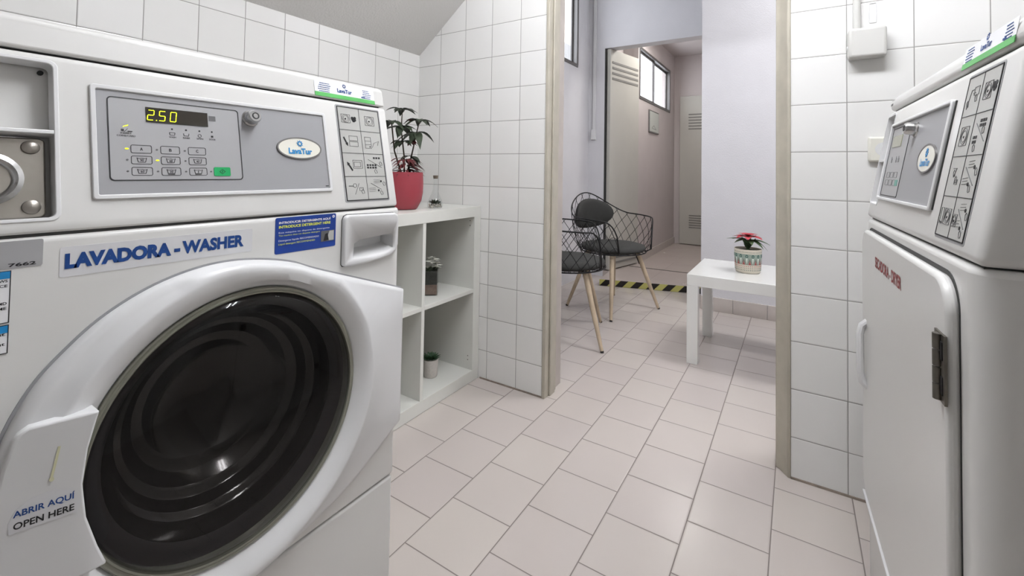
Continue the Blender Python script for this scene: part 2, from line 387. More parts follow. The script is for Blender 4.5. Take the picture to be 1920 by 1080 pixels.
def info_sticker(F, s0, s1, t0, t1, par, lk, label):
    st = MB().prism(rrect(s0, t0, s1, t1, .002), .0002, .0007, F).build('maker_sticker', m_wht, par, smooth=0); st['label'] = label
    MB().prism([(s0, t0-.003), (s1, t0-.003), (s1, t0+.0055), (s0, t0+.0055)], .0003, .0012, F).build('green_stripe', m_grn2, st, smooth=0)
    logo(F, (s0+s1)/2-.004, t0+.0165, .036, st, m_blue, m_blue, n=.0011)
    d = MB(); random.seed(3)
    for cx, wd in ((s0+.022, .032), (s1-.022, .028)):
        for k in range(6):
            y = t1-.005-k*.0042; a = cx-wd/2*random.uniform(.5, 1); b = cx+wd/2*random.uniform(.5, 1); x = a
            while x < b:
                l = random.uniform(.001, .0035); d.prism([(x, y), (min(x+l, b), y), (min(x+l, b), y+.0014), (x, y+.0014)], .0007, .0011, F, back=False); x += l+.0008
    d.prism([(s1-.036, t0+.0075), (s1-.026, t0+.0075), (s1-.026, t0+.010), (s1-.036, t0+.010)], .0007, .0011, F)
    d.build('fine_print', m_blue, st, smooth=0)
    return st

def pictos(F, s0, s1, t0, t1, par, kind):
    base = MB().prism(rrect(s0-.004, t0-.004, s1+.004, t1+.004, .004), .0001, .0006, F).build('instruction_frame', m_gp2, par, smooth=0)
    ic = MB().prism([(s0, t0), (s1, t0), (s1, t1), (s0, t1)], .0005, .0011, F).build('instruction_panel', m_ic, par, smooth=0)
    L = MB(); n0, n1 = .0010, .0016
    L.stroke([(s0, t0), (s1, t0), (s1, t1), (s0, t1)], .0016, n0, n1, F, closed=True)
    sm = (s0+s1)/2; L.stroke([(sm, t0), (sm, t1)], .0006, n0, n1, F)
    H = (t1-t0)/4
    for k in (1, 2, 3): L.stroke([(s0, t0+k*H), (s1, t0+k*H)], .0008, n0, n1, F)
    L.build('grid_lines', m_blk, ic, smooth=0)
    S = MB(); D = MB()   # thin grey strokes, solid black shapes
    cw = (s1-s0)/2
    def C(i, j, u, v): return (s0+cw*(i+u), t1-H*(j+1)+H*v)
    def sq(i, j, a, b, c, d, wd=.0006): S.stroke([C(i, j, a, b), C(i, j, c, b), C(i, j, c, d), C(i, j, a, d)], wd, n0, n1, F, closed=True)
    def circ(i, j, u, v, r, wd=.0006):
        c = C(i, j, u, v); S.stroke(ell(c[0], c[1], r, r, 16), wd, n0, n1, F, closed=True)
    def blob(i, j, u, v, r):
        c = C(i, j, u, v); D.prism(ell(c[0], c[1], r, r, 10), n0, n1, F)
    def arrow(i, j, a, b):
        p = Vector(C(i, j, *a)); q = Vector(C(i, j, *b)); d = (q-p).normalized(); e = Vector((-d.y, d.x))
        D.prism([p-e*.0016, q-d*.007-e*.0016, q-d*.007-e*.0035, q, q-d*.007+e*.0035, q-d*.007+e*.0016, p+e*.0016], n0, n1, F)
    def drum(i, j, u, v, sc=1):
        a = .2*sc; sq(i, j, u-a, v-a*.9, u+a, v+a*.9); circ(i, j, u, v, .0085*sc); circ(i, j, u, v, .006*sc); blob(i, j, u-.02, v-.02, .0018)
    def cloth(i, j, u, v):
        for du, dv, r in ((-.06, .04, .0034), (.06, .05, .0034), (0, -.05, .0042), (.07, -.04, .0026), (-.05, -.02, .003)): blob(i, j, u+du, v+dv, r)
    def keys(i, j, u, v, nx, ny):
        for a in range(nx):
            for b in range(ny):
                c = C(i, j, u+a*.13, v-b*.11); D.prism([(c[0]-.0023, c[1]-.0019), (c[0]+.0023, c[1]-.0019), (c[0]+.0023, c[1]+.0019), (c[0]-.0023, c[1]+.0019)], n0, n1, F)
    def hand(i, j, u, v):
        S.stroke([C(i, j, u, v), C(i, j, u+.05, v-.12), C(i, j, u+.14, v-.1), C(i, j, u+.12, v+.02), C(i, j, u+.05, v+.06)], .0006, n0, n1, F, closed=True)
    def slots(i, j, u, v):
        for b in range(3): S.stroke([C(i, j, u, v-b*.07), C(i, j, u+.32, v-b*.07+.02)], .0005, n0, n1, F)
    if kind == 'washer':
        drum(0, 0, .35, .5); cloth(0, 0, .72, .5); drum(1, 0, .5, .5, 1.15)
        arrow(0, 1, (.15, .68), (.32, .3)); sq(0, 1, .4, .3, .8, .5); sq(0, 1, .4, .55, .8, .75)
        sq(1, 1, .15, .25, .45, .75); sq(1, 1, .15, .42, .45, .58); blob(1, 1, .38, .32, .0014); S.stroke([C(1, 1, .5, .3), C(1, 1, .6, .5), C(1, 1, .85, .6), C(1, 1, .78, .4)], .0006, n0, n1, F)
        arrow(0, 2, (.4, .25), (.18, .62)); sq(0, 2, .45, .35, .88, .7); sq(0, 2, .5, .42, .8, .62)
        keys(1, 2, .5, .82, 3, 1); keys(1, 2, .15, .5, 4, 2); S.stroke([C(1, 2, .2, .75), C(1, 2, .85, .4)], .0006, n0, n1, F); hand(1, 2, .45, .25); hand(1, 2, .75, .6)
        S.stroke([C(0, 3, .15, .6), C(0, 3, .35, .6)], .0012, n0, n1, F); circ(0, 3, .42, .62, .004); S.stroke([C(0, 3, .4, .25), C(0, 3, .62, .7)], .0006, n0, n1, F); sq(0, 3, .62, .4, .8, .52); hand(0, 3, .7, .38)
        slots(1, 3, .35, .85); slots(1, 3, .08, .48); blob(1, 3, .72, .78, .0022); blob(1, 3, .55, .38, .0022); S.stroke([C(1, 3, .2, .7), C(1, 3, .7, .42)], .0006, n0, n1, F); hand(1, 3, .8, .7); hand(1, 3, .62, .3)
    else:
        S.stroke([C(0, 0, .2, .2), C(0, 0, .35, .65), C(0, 0, .5, .65)], .0012, n0, n1, F); hand(0, 0, .65, .45); sq(0, 0, .55, .5, .85, .7); hand(0, 0, .15, .35); S.stroke([C(0, 0, .5, .56), C(0, 0, .62, .56)], .0012, n0, n1, F)
        drum(1, 0, .42, .5, 1.1); cloth(1, 0, .78, .55); drum(0, 1, .5, .5, 1.3)
        keys(1, 1, .45, .8, 3, 2); keys(1, 1, .2, .42, 2, 2); S.stroke([C(1, 1, .2, .75), C(1, 1, .85, .3)], .0008, n0, n1, F); hand(1, 1, .6, .6); hand(1, 1, .25, .2)
        S.stroke([C(0, 2, .3, .7), C(0, 2, .55, .7), C(0, 2, .42, .5)], .0008, n0, n1, F); hand(0, 2, .55, .45); hand(0, 2, .35, .6); sq(0, 2, .55, .3, .75, .42)
        slots(1, 2, .3, .85); slots(1, 2, .1, .45); blob(1, 2, .68, .72, .0026); blob(1, 2, .5, .32, .0026); S.stroke([C(1, 2, .15, .72), C(1, 2, .8, .3)], .0009, n0, n1, F); hand(1, 2, .75, .65); hand(1, 2, .55, .25)
        drum(0, 3, .62, .5, 1.1); sq(0, 3, .12, .3, .3, .7); D.stroke([C(0, 3, .12, .35), C(0, 3, .28, .32)], .0016, n0, n1, F)
        slots(1, 3, .4, .85); slots(1, 3, .2, .45); blob(1, 3, .75, .72, .0026); blob(1, 3, .62, .3, .0026); S.stroke([C(1, 3, .3, .72), C(1, 3, .85, .3)], .0009, n0, n1, F); drum(1, 3, .15, .45, .8); hand(1, 3, .8, .62); hand(1, 3, .65, .2)
    S.build('pictogram_lines', m_dgy, ic, smooth=0); D.build('pictogram_shapes', m_blk, ic, smooth=0)

def lock(F, s, t, par, r=.0115):
    G = lambda x, y, z: F(s+x, t+y, z)
    k = MB().lathe([(r*1.25, .0), (r*1.2, .003), (r, .005), (r*.95, .016), (r*.8, .019), (.0001, .019)], 24, G).build('key_lock', m_chr, par)
    MB().ring(ell(s, t, r*.5, r*.5, 16), ell(s, t, r*.36, r*.36, 16), .0185, .0196, F).build('keyway', m_blk, k)
    return k
def badge(F, cx, cy, rx, ry, par, lw):
    b = MB().prism(ell(cx, cy, rx, ry, 48), .0002, .0030, F).build('brand_badge', m_cream, par, bevel=.001)
    MB().ring(ell(cx, cy, rx*1.03, ry*1.06, 48), ell(cx, cy, rx*.97, ry*.94, 48), .0002, .0036, F).build('badge_rim', m_alu, b)
    logo(F, cx, cy-ry*.2, lw, b, m_cyan, m_cyan, n=.0037)

def seven_seg(mb, ch, x, y, wd, h, F, n0, n1, t=.0013, slant=.12):
    segs = {'a': ((0, 1), (1, 1)), 'b': ((1, 1), (1, .5)), 'c': ((1, .5), (1, 0)), 'd': ((0, 0), (1, 0)), 'e': ((0, .5), (0, 0)), 'f': ((0, 1), (0, .5)), 'g': ((0, .5), (1, .5))}
    for k in {'2': 'abged', '5': 'afgcd', '0': 'abcdef'}[ch]:
        p, q = segs[k]; P = [Vector((x+a*wd+slant*b*h, y+b*h)) for a, b in (p, q)]; d = (P[1]-P[0])*.10
        mb.stroke([P[0]+d, P[1]-d], t, n0, n1, F)

WD = .69
# ---------------------------------------------------------------- WASHER
def washer():
    t = empty('washing_machine', (-.75, .03, 0), R(90), 'large white front loading washing machine with dark round door and lit 2.50 display', 'washing machine')
    Z0 = .872; F = ctl_map(Z0, 12.3); FR = frontmap
    # cabinet
    body = MB().box(0, 0, .287, WD, .70, .8705).build('cabinet', m_wm, t, bevel=.008, seg=3); bake(body)
    c = MB().lathe([(.199, -.1), (.199, .36)], 64, lambda x, y, z: Vector((.362+x, z, .556+y)), closed=True).build('cutter', m_wm)
    GR = [(.560, .7765), (.575, .7755), (.645, .7785), (.664, .785), (.6635, .812), (.658, .8165), (.575, .8125), (.562, .806)]
    c2 = MB().prism([(.612+(p[0]-.612)*1.06, .796+(p[1]-.796)*1.15) for p in GR], -.034, .03, FR).build('cutter', m_wm)
    cut(body, [c, c2]); body.data.shade_smooth(); body.data.set_sharp_from_angle(angle=R(30))
    MB().box(.002, .002, .02, WD-.002, .69, .2845).build('lower_panel', m_wm, t, bevel=.006, seg=3)
    MB().box(.012, .012, .02, WD-.012, .68, .29).build('seam_gap', m_gap, t)
    MB().box(.05, .05, 0, WD-.05, .62, .021).build('plinth', m_gap, t)
    # control housing with recessed coin pocket
    h = MB().prism(housing_prof(Z0+.001, 12.3, .225, .70), 0, WD-.004, YZ).build('control_housing', m_wm, t, bevel=.007, seg=3); bake(h)
    ca = MB().prism(rrect(.022, .016, .141, .218, .008), -.028, .03, F).build('cutter', m_wm)
    cut(h, [ca]); h.data.shade_smooth(); h.data.set_sharp_from_angle(angle=R(30))
    MB().box(.006, .005, Z0-.008, WD-.010, .69, Z0+.008).build('seam_gap', m_gap, t)
    a = R(12.3)
    MB().prism([(.229*sin(a), Z0+.229*cos(a)), (.268*sin(a), Z0+.268*cos(a)), (.268*sin(a)+.012, Z0+.274*cos(a)), (.70, Z0+.274*cos(a)), (.70, Z0+.229*cos(a))], .001, WD-.006, YZ).build('top_cap', m_wm, t, bevel=.005, seg=4)
    MB().prism([(.222*sin(a)+.01, Z0+.218*cos(a)), (.231*sin(a)+.01, Z0+.233*cos(a)), (.69, Z0+.233*cos(a)), (.69, Z0+.218*cos(a))], .012, WD-.016, YZ).build('seam_gap', m_gap, t)
    # coin pocket
    pk = MB().ring(rrect(.021, .0155, .142, .219, .009), rrect(.026, .020, .137, .214, .006), -.02, .0015, F).build('coin_pocket', m_wp, t, bevel=.001)
    MB().prism(rrect(.024, .128, .139, .216, .006), -.027, -.0255, F).build('pocket_floor', m_wm, pk)
    MB().box(0, 0, 0, .113, .025, .005, lambda q: F(.025+q.x, .123+q.z, -q.y+.001)).build('pocket_shelf', m_wp, pk, bevel=.001)
    MB().prism(ell(.131, .209, .003, .003, 10), -.025, -.022, F).build('screw', m_blk, pk)
    cp = MB().prism(rrect(.028, .022, .132, .12, .006), -.024, -.012, F).build('coin_plate', m_ss, t, bevel=.002); cp['label'] = 'brushed steel coin slot plate'
    for bt in (.108, .035): MB().lathe([(.0085, 0), (.008, .002), (.005, .0035), (.0001, .004)], 20, lambda x, y, z, bt=bt: F(.119+x, bt+y, z-.012)).build('bolt', m_ss, cp)
    MB().lathe([(.031, 0), (.031, .004), (.026, .006), (.022, .003), (.019, -.004), (.0001, -.005)], 40, lambda x, y, z: F(.082+x, .069+y, z-.012)).build('coin_cup', m_chr, cp)
    MB().box(0, 0, 0, .0024, .003, .02, lambda q: F(.075+q.x, .06+q.z, q.y-.018)).build('coin_slot', m_blk, cp)
    # display panel
    MB().ring(rrect(.171, .039, .522, .195, .004), rrect(.177, .045, .516, .189, .002), 0, .0035, F).build('panel_bezel', m_wp, t, bevel=.0012)
    gp = MB().prism(rrect(.1765, .0445, .5165, .1895, .002), .0002, .0012, F).build('control_panel', m_gp, t, smooth=0)
    n0, n1 = .0012, .0018
    MB().prism(rrect(.189, .064, .357, .180, .005), .0011, .0014, F).build('keypad_field', m_gp2, gp, smooth=0)
    MB().ring(rrect(.1885, .0635, .3575, .1805, .005), rrect(.1897, .0647, .3563, .1793, .0045), .0012, .0019, F).build('keypad_outline', m_blk, gp, smooth=0)
    dp = MB().prism([(.231, .148), (.3105, .148), (.3105, .170), (.231, .170)], .0013, .0022, F).build('display', m_disp, gp, smooth=0)
    sg = MB(); x = .2322
    for ch in '250':
        seven_seg(sg, ch, x, .1512, .0072, .0145, F, .0022, .0026, t=.0009); x += .0138
    sg.prism(ell(.2432, .1512, .0007, .0007, 8), .0022, .0026, F); sg.build('lit_digits', m_led, dp, smooth=0)
    MB().prism([(.3125, .158), (.322, .158), (.322, .166), (.3125, .166)], n0, n1, F).build('sensor_window', m_dgy, gp, smooth=0)
    for i, (cxx, nm) in enumerate(((.262, 'WASH'), (.280, 'RINSE'), (.298, 'SPIN'), (.3155, 'DOOR'))):
        q = MB(); q.prism(ell(cxx, .140, .0013, .0013, 8), n0, n1, F)
        if i < 2: q.stroke([(cxx-.0035, .1345), (cxx-.003, .131), (cxx+.003, .131), (cxx+.0035, .1345)], .0006, n0, n1, F, closed=(i == 0))
        elif i == 2: q.stroke(ell(cxx, .1325, .0023, .0023, 10), .0006, n0, n1, F, closed=True)
        else: q.prism([(cxx-.0015, .131), (cxx+.0015, .131), (cxx+.0015, .134), (cxx-.0015, .134)], n0, n1, F)
        text(q, nm, cxx-.0045, cxx+.0045, .1265, .129, F, n1=n1, bold=.02); q.build('cycle_indicator', m_blk, gp, smooth=0)
    q = MB(); text(q, 'INSERT', .2015, .214, .1285, .1308, F, n1=n1, bold=.02); text(q, 'COINS/CARD', .1975, .218, .1248, .1272, F, n1=n1, bold=.02)
    q.stroke([(.206, .132), (.2095, .136)], .0006, n0, n1, F); q.prism([(.2025, .1325), (.2055, .1325), (.2055, .1355), (.2025, .1355)], n0, n1, F); q.stroke([(.21, .1325), (.2145, .1325)], .0012, n0, n1, F)
    q.build('coin_prompt', m_blk, gp, smooth=0)
    MB().prism([(.2045, .1385), (.210, .1405), (.2105, .142), (.205, .1395)], n0, n1, F).build('lit_lamp', m_led, gp, smooth=0)
    lab = {(0, 0): 'A', (1, 0): 'B', (2, 0): 'C', (0, 1): '90', (1, 1): '60', (2, 1): '40', (0, 2): '60', (1, 2): '30', (2, 2): ''}
    for (i, j), s in lab.items():
        x0 = (.212, .2463, .281)[i]; y0 = (.102, .0865, .0705)[j]
        k = MB().ring(rrect(x0, y0, x0+.024, y0+.0118, .0022, 3), rrect(x0+.0006, y0+.0006, x0+.0234, y0+.0112, .0018, 3), n0, n1, F).build('key_button', m_blk, gp, smooth=0)
        q = MB(); cx, cy = x0+.012, y0+.0059
        if j == 0: text(q, s, cx-.0017, cx+.0017, cy-.0022, cy+.0022, F, n1=n1, bold=.03)
        else:
            q.stroke([(cx-.0055, cy+.003), (cx-.004, cy-.003), (cx+.004, cy-.003), (cx+.0055, cy+.003)], .0006, n0, n1, F)
            q.stroke([(cx-.0055, cy+.0028), (cx-.003, cy+.002), (cx, cy+.0028), (cx+.003, cy+.002), (cx+.0055, cy+.0028)], .0004, n0, n1, F)
            if j == 2 and i > 0: q.stroke([(cx-.004, cy-.0042), (cx+.004, cy-.0042)], .0007, n0, n1, F)
            if s: text(q, s, cx-.0021, cx+.0021, cy-.002, cy+.0013, F, n1=n1, bold=.02)
            else: q.stroke([(cx, cy-.002), (cx, cy+.0012)], .0006, n0, n1, F)
        q.build('key_symbol', m_blk, k, smooth=0)
        lit = (i, j) in ((0, 0), (1, 1))
        MB().prism(ell(x0-.0042, cy, .0022 if lit else .0014, .0010 if lit else .0012, 8), n0, n1, F).build('key_lamp', m_led if lit else m_dgy, k, smooth=0)
    g = MB().prism(rrect(.3145, .0695, .3385, .0835, .002, 3), n0, .0022, F).build('start_button', m_grn, gp, smooth=0)
    MB().stroke([(.3265, .080), (.3305, .0765), (.3265, .073), (.3225, .0765)], .0006, .0022, .0025, F, closed=True).stroke([(.3265, .0778), (.3265, .0752)], .0006, .0022, .0025, F).build('start_symbol', m_blk, g, smooth=0)
    MB().prism(ell(.3105, .0765, .0014, .0012, 8), n0, n1, F).build('key_lamp', m_dgy, gp, smooth=0)
    MB().prism([(.508, .049), (.514, .049), (.514, .0505), (.508, .0505)], n0, n1, F).build('print_mark', m_blk, gp, smooth=0)
    lock(F, .377, .169, t)
    badge(F, .462, .121, .0425, .0195, t, .046)
    pictos(F, .553, .659, .019, .215, t, 'washer')
    info_sticker(F, .507, .655, .2345, .2635, t, 0, 'white maker sticker with green stripe')
    # stickers on the front
    q = MB().prism(rrect(.035, .8365, .1265, .8675, .002), 0, .0006, FR).build('number_sticker', m_gp2, t, smooth=0); q['label'] = 'grey sticker with the number 7662'
    e = MB(); text(e, '7662', .099, .121, .8385, .8425, FR, n1=.001, bold=.03); text(e, 'Gi', .078, .088, .845, .852, FR, n1=.001); text(e, 'gi', .06, .073, .845, .850, FR, n1=.001)
    e.build('lettering', m_blk, q, smooth=0)
    q = MB().prism(rrect(.141, .8185, .368, .855, .003), 0, .0004, FR).build('name_sticker', m_stk, t, smooth=0)
    e = MB(); text(e, 'LAVADORA -', .1455, .2665, .828, .847, FR, n1=.0009, bold=.06); text(e, 'WASHER', .269, .3545, .828, .847, FR, n1=.0009, bold=.045); e.build('lettering', m_blue, q, smooth=0)
    q = MB().prism(rrect(.406, .8065, .525, .8685, .003), 0, .0006, FR).build('detergent_sticker', m_navy, t, smooth=0); q['label'] = 'blue sticker: INTRODUCIR DETERGENTE AQUÍ / INTRODUCE DETERGENT HERE'
    e = MB(); text(e, 'INTRODUCIR DETERGENTE AQUÍ', .412, .513, .8570, .8625, FR, n1=.001, bold=.03); text(e, 'Esta máquina no dispone de detergente', .412, .511, .8405, .8440, FR, n1=.001)
    text(e, 'Detergente líquido RECOMENDADO', .412, .489, .8265, .8305, FR, n1=.001); e.ring(ell(.5195, .863, .0026, .0026, 12), ell(.5195, .863, .0012, .0012, 12), .0006, .001, FR); e.build('white_lettering', m_wht, q, smooth=0)
    e = MB(); text(e, 'INTRODUCE DETERGENT HERE', .412, .513, .8500, .8548, FR, n1=.001, bold=.03); text(e, 'This machine does not dispense detergent', .412, .491, .8355, .8388, FR, n1=.001)
    text(e, 'Liquid detergent RECOMMENDED', .412, .481, .8205, .8245, FR, n1=.001); e.build('yellow_lettering', m_yel, q, smooth=0)
    e = MB().prism([(.4935, .8175), (.5215, .8175), (.5215, .8375), (.4935, .8375)], .0006, .001, FR).build('photo_inset', m_dgy, q, smooth=0)
    MB().prism([(.505, .8185), (.5205, .8185), (.5205, .8365), (.511, .8365)], .001, .0012, FR).build('inset_light', m_ic, e, smooth=0)
    MB().prism([(.499, .819), (.510, .819), (.507, .833), (.502, .831)], .001, .0014, FR).build('inset_dark', m_blk, e, smooth=0)
    for y0, y1, rows in ((.7765, .8345, (('WS', .822), ('NCE', .8165), ('MD', .797), ('ME', .7915))), (.7425, .774, (('ut', .7625), ('out', .7515)))):
        q = MB().prism(rrect(.045, y0, .1015, y1, .002), 0, .0006, FR).build('instruction_sticker', m_wht, t, smooth=0)
        MB().ring([(.0448, y0-.0002), (.1017, y0-.0002), (.1017, y1+.0002), (.0448, y1+.0002)], [(.0456, y0+.0006), (.1009, y0+.0006), (.1009, y1-.0006), (.0456, y1-.0006)], .0005, .0009, FR).build('border', m_blk, q, smooth=0)
        MB().prism([(.0456, y1-.0085), (.1009, y1-.0085), (.1009, y1-.0006), (.0456, y1-.0006)], .0005, .001, FR).build('header_band', m_cyan, q, smooth=0)
        e = MB()
        for w_, yy in rows: text(e, w_, .0995-.0035*len(w_), .0992, yy, yy+.003, FR, n1=.001, bold=.02)
        e.build('lettering', m_blk, q, smooth=0)
    # detergent drawer
    P = [(.541, .768), (.58, .7625), (.64, .7645), (.672, .771), (.680, .786)] + [(.680, .846), (.676, .855), (.666, .859)] + [(.553, .862), (.543, .859), (.540, .850), (.539, .778)]
    P = [(.5425, .7635), (.562, .7622), (.59, .7625), (.63, .7645), (.66, .7690), (.674, .777), (.6805, .790), (.681, .845), (.6785, .855), (.669, .8595), (.55, .8635), (.5425, .861), (.539, .853), (.539, .768)]
    MB().ring([(.61+(p[0]-.61)*1.014, .813+(p[1]-.813)*1.02) for p in P], [(.61+(p[0]-.61)*.9, .813+(p[1]-.813)*.9) for p in P], -.003, .0006, FR).build('seam_gap', m_gap, t, smooth=0)
    dr = MB().prism(P, -.036, .009, FR).build('detergent_drawer', m_wp, t, bevel=.004, seg=3); bake(dr)
    G = [(.560, .7765), (.575, .7755), (.645, .7785), (.664, .785), (.6635, .812), (.658, .8165), (.575, .8125), (.562, .806)]
    cu = MB().prism(G, -.030, .03, FR).build('cutter', m_wp)
    sh = [(p[0], p[1]) for p in G]
    cut(dr, [cu])
    # sloping scoop inside the grip
    sc = MB(); zt = .79
    n = len(G); cxg = .612; outer = [FR(p[0], p[1], .0088) for p in G]; inner = [FR(cxg+(p[0]-cxg)*.93, .806+(p[1]-.806)*.55+.001, -.027) for p in G]
    sc.add(outer+inner, [(i, (i+1) % n, (i+1) % n+n, i+n) for i in range(n)]+[tuple(range(n, 2*n))]); sc.build('grip_recess', m_wp, dr, smooth=50)
    # ---------------- door
    cx, cz = .362, .556
    OUT = [(.695, .690), (.693, .405), (.660, .388), (.613, .362), (.555, .336), (.494, .318), (.43, .305), (.363, .300), (.29, .307), (.22, .330), (.165, .368), (.120, .425), (.093, .490), (.085, .56), (.0965, .635), (.120, .692), (.150, .730), (.187, .763), (.238, .790), (.297, .805), (.358, .8055), (.431, .791), (.494, .765)]
    # densify
    D = []; m = len(OUT)
    for i in range(m):
        p0, p1, p2, p3 = [Vector(OUT[(i+k) % m]) for k in (-1, 0, 1, 2)]
        straight = i in (0, m-1)
        for k in range(6):
            u = k/6
            if straight or i in (1,): q = p1.lerp(p2, u)
            else: q = .5*((2*p1)+(p2-p0)*u+(2*p0-5*p1+4*p2-p3)*u*u+(3*p1-p0-3*p2+p3)*u**3)
            D.append(q)
    N_ = len(D); cc = Vector((cx, cz))
    ringv = []
    levels = []
    for q in D:
        d = (q-cc); ro = d.length; d = d/ro
        rc = min(.246, ro-.008)
        flare = ro > .262
        L = [(ro, 0), (ro, .010), (ro-.0035, .0155)]
        if flare: L += [(max(rc+.004, ro-.012), .0185 if ro-rc > .02 else .019), (rc+.002, .021)]
        else: L += [(rc+(ro-rc)*.55, .022), (rc+.002, .0262)]
        L += [(rc-.003, .0285), (rc-.009, .0285), (rc-.02, .0262), (.214, .0165), (.2075, .0115), (.2035, .006), (.2030, -.02)]
        levels.append([(cc+d*r_, n_) for r_, n_ in L])
    K = len(levels[0]); mb = MB(); mb.add([FR(p.x, p.y, n_) for L in levels for p, n_ in L], [(i*K+j, ((i+1) % N_)*K+j, ((i+1) % N_)*K+j+1, i*K+j+1) for i in range(N_) for j in range(K-1)])
    dring = mb.build('door_ring', m_wp, t, smooth=60)
    sd = MB(); sd.prism([(c_.x+(c_.x-cx)*.012, c_.y+(c_.y-cz)*.012) for c_ in D], .0002, .0014, FR); o = sd.build('seam_gap', mat('door_seam', (150, 150, 152), .6), t, smooth=0)
    cut(o, [MB().lathe([(.22, -.1), (.22, .1)], 64, lambda x, y, z: Vector((cx+x, z, cz+y)), closed=True).build('cutter', m_gap)])
    rp = lambda x, y, z: FR(cx+x, cz+y, z)
    MB().lathe([(.2040, -.006), (.2040, .0115), (.2022, .0140), (.2000, .0125), (.1985, .0125), (.1970, .0145), (.1950, .0135), (.1935, .010), (.1935, -.006)], 96, rp).build('trim_ring', m_rim, t)
    # tinted cover, gently domed
    prof = [(.1975, .008)]+[(.197*cos(a_), .010+.026*sin(a_)) for a_ in [R(v) for v in (2, 8, 16, 26, 38, 52, 66, 80)]]+[(.0001, .036)]
    prof = [(.1938, .010), (.190, .0150), (.182, .0195), (.165, .0245), (.14, .0285), (.11, .0315), (.07, .0335), (.03, .0345), (.0001, .0345)]
    MB().lathe(prof, 96, rp).build('door_glass', m_cover, t, smooth=80)
    # deep bowl behind it
    MB().lathe([(.196, -.006), (.178, -.010), (.170, -.016)], 72, rp).build('bowl_flange', m_flange, t, smooth=80)
    MB().lathe([(.170, -.016), (.166, -.024), (.160, -.045), (.157, -.052), (.150, -.054), (.146, -.060), (.142, -.078), (.138, -.082), (.130, -.083), (.125, -.088), (.112, -.108), (.108, -.110), (.098, -.110), (.092, -.114), (.075, -.124), (.04, -.130), (.0001, -.132)], 72, rp).build('glass_bowl', m_bowl, t, smooth=80)
    MB().lathe([(.197, -.002), (.197, -.035), (.178, -.06), (.172, -.10), (.185, -.12), (.185, -.20)], 72, rp).build('gasket', m_rub, t, smooth=60)
    MB().lathe([(.185, -.19), (.26, -.20), (.262, -.50), (.255, -.55), (.0001, -.55)], 64, rp).build('drum', m_drum, t, smooth=60)
    for k in range(3):
        a_ = R(20+120*k); p = Vector((cos(a_), sin(a_)))*.235
        MB().tube([rp(p.x, p.y, -.23), rp(p.x, p.y, -.5)], .028, 10).build('drum_paddle', m_drum, t)
    # handle pad
    hd = MB(); tl = (.172, .662); bl = (.184, .474)
    arc = []
    for k in range(9):
        u = k/8; z = tl[1]+(bl[1]-tl[1])*u; base = tl[0]+(bl[0]-tl[0])*u; arc.append((base-.018*sin(pi*u), z))
    left = [(.128, .4735), (.108, .478), (.0985, .50), (.0905, .54), (.0905, .58), (.0965, .62), (.104, .648), (.112, .6605), (.135, .662)]
    poly = [(p, .044) for p in arc]+[((.165, .4735), .044)]+[(p, .030+.014*max(0, (p[0]-.09))/.08) for p in left]+[((.155, .662), .044)]
    nS = lambda s_: .021+.024*min(1, max(0, (s_-.09)/.08))
    LE = [(.4740, .120), (.4765, .111), (.482, .105), (.50, .0985), (.54, .0912), (.58, .0912), (.62, .0972), (.648, .1040), (.656, .1085), (.6615, .117)]
    rows = []
    for z, xl in LE:
        u = (z-.474)/.188; xr = bl[0]+(tl[0]-bl[0])*u-.018*sin(pi*max(0, min(1, u)))
        rows.append([(xl+(xr-xl)*k/8, z) for k in range(9)])
    nr = len(rows); vs = [FR(p[0], p[1], nS(p[0])) for r_ in rows for p in r_]+[FR(p[0], p[1], .008) for r_ in rows for p in r_]
    K2 = nr*9; fs = [(i*9+k, i*9+k+1, (i+1)*9+k+1, (i+1)*9+k) for i in range(nr-1) for k in range(8)]
    fs += [tuple(K2+q_ for q_ in reversed(f)) for f in list(fs)]
    rim_ = [k for k in range(9)]+[i*9+8 for i in range(1, nr)]+[(nr-1)*9+k for k in range(7, -1, -1)]+[i*9 for i in range(nr-2, 0, -1)]
    fs += [(rim_[i], rim_[(i+1) % len(rim_)], rim_[(i+1) % len(rim_)]+K2, rim_[i]+K2) for i in range(len(rim_))]
    hd.add(vs, fs)
    hdl = hd.build('door_handle', m_wp, t, bevel=.004, seg=3, smooth=50)
    H = lambda s_, z_, n_: FR(s_, z_, n_+.0445)
    st = [(.104, .551), (.156, .551), (.158, .563), (.152, .577), (.138, .585), (.12, .584), (.108, .575), (.103, .563)]
    q = MB().prism(st, .0, .0003, lambda s_, z_, n_: FR(s_, z_, n_+nS(s_)+.0003)).build('opening_sticker', m_stk, hdl, smooth=0)
    HH = lambda s_, z_, n_: FR(s_, z_, n_+nS(s_)+.0007)
    e = MB(); text(e, 'ABRIR AQUÍ', .1065, .153, .5665, .5765, HH, n1=.0002, bold=.02); e.build('blue_lettering', m_blue, hdl, smooth=0)
    e = MB(); text(e, 'OPEN HERE', .107, .153, .5545, .5620, HH, n1=.0002, bold=.02); e.build('black_lettering', m_blk, hdl, smooth=0)
    e = MB(); e.stroke([(.139, .632), (.1365, .615), (.134, .60)], .0022, 0, .0006, HH); e.prism(ell(.134, .598, .002, .0025, 10), 0, .001, HH); e.build('detergent_drip', mat('dried_detergent', (214, 212, 178), .5), hdl)
m_cover = glass_mat('tinted_door_cover', (.52, .51, .50), .55, .03)
m_bowl = mat('smoked_glass_bowl', (32, 29, 29), .16, coat=.8, noise=.5, nscale=9)
m_flange = mat('plum_grey_flange', (46, 43, 46), .35, noise=.2, nscale=12)
m_rim = mat('translucent_rim', (136, 136, 124), .2, .35, coat=.5)
washer()

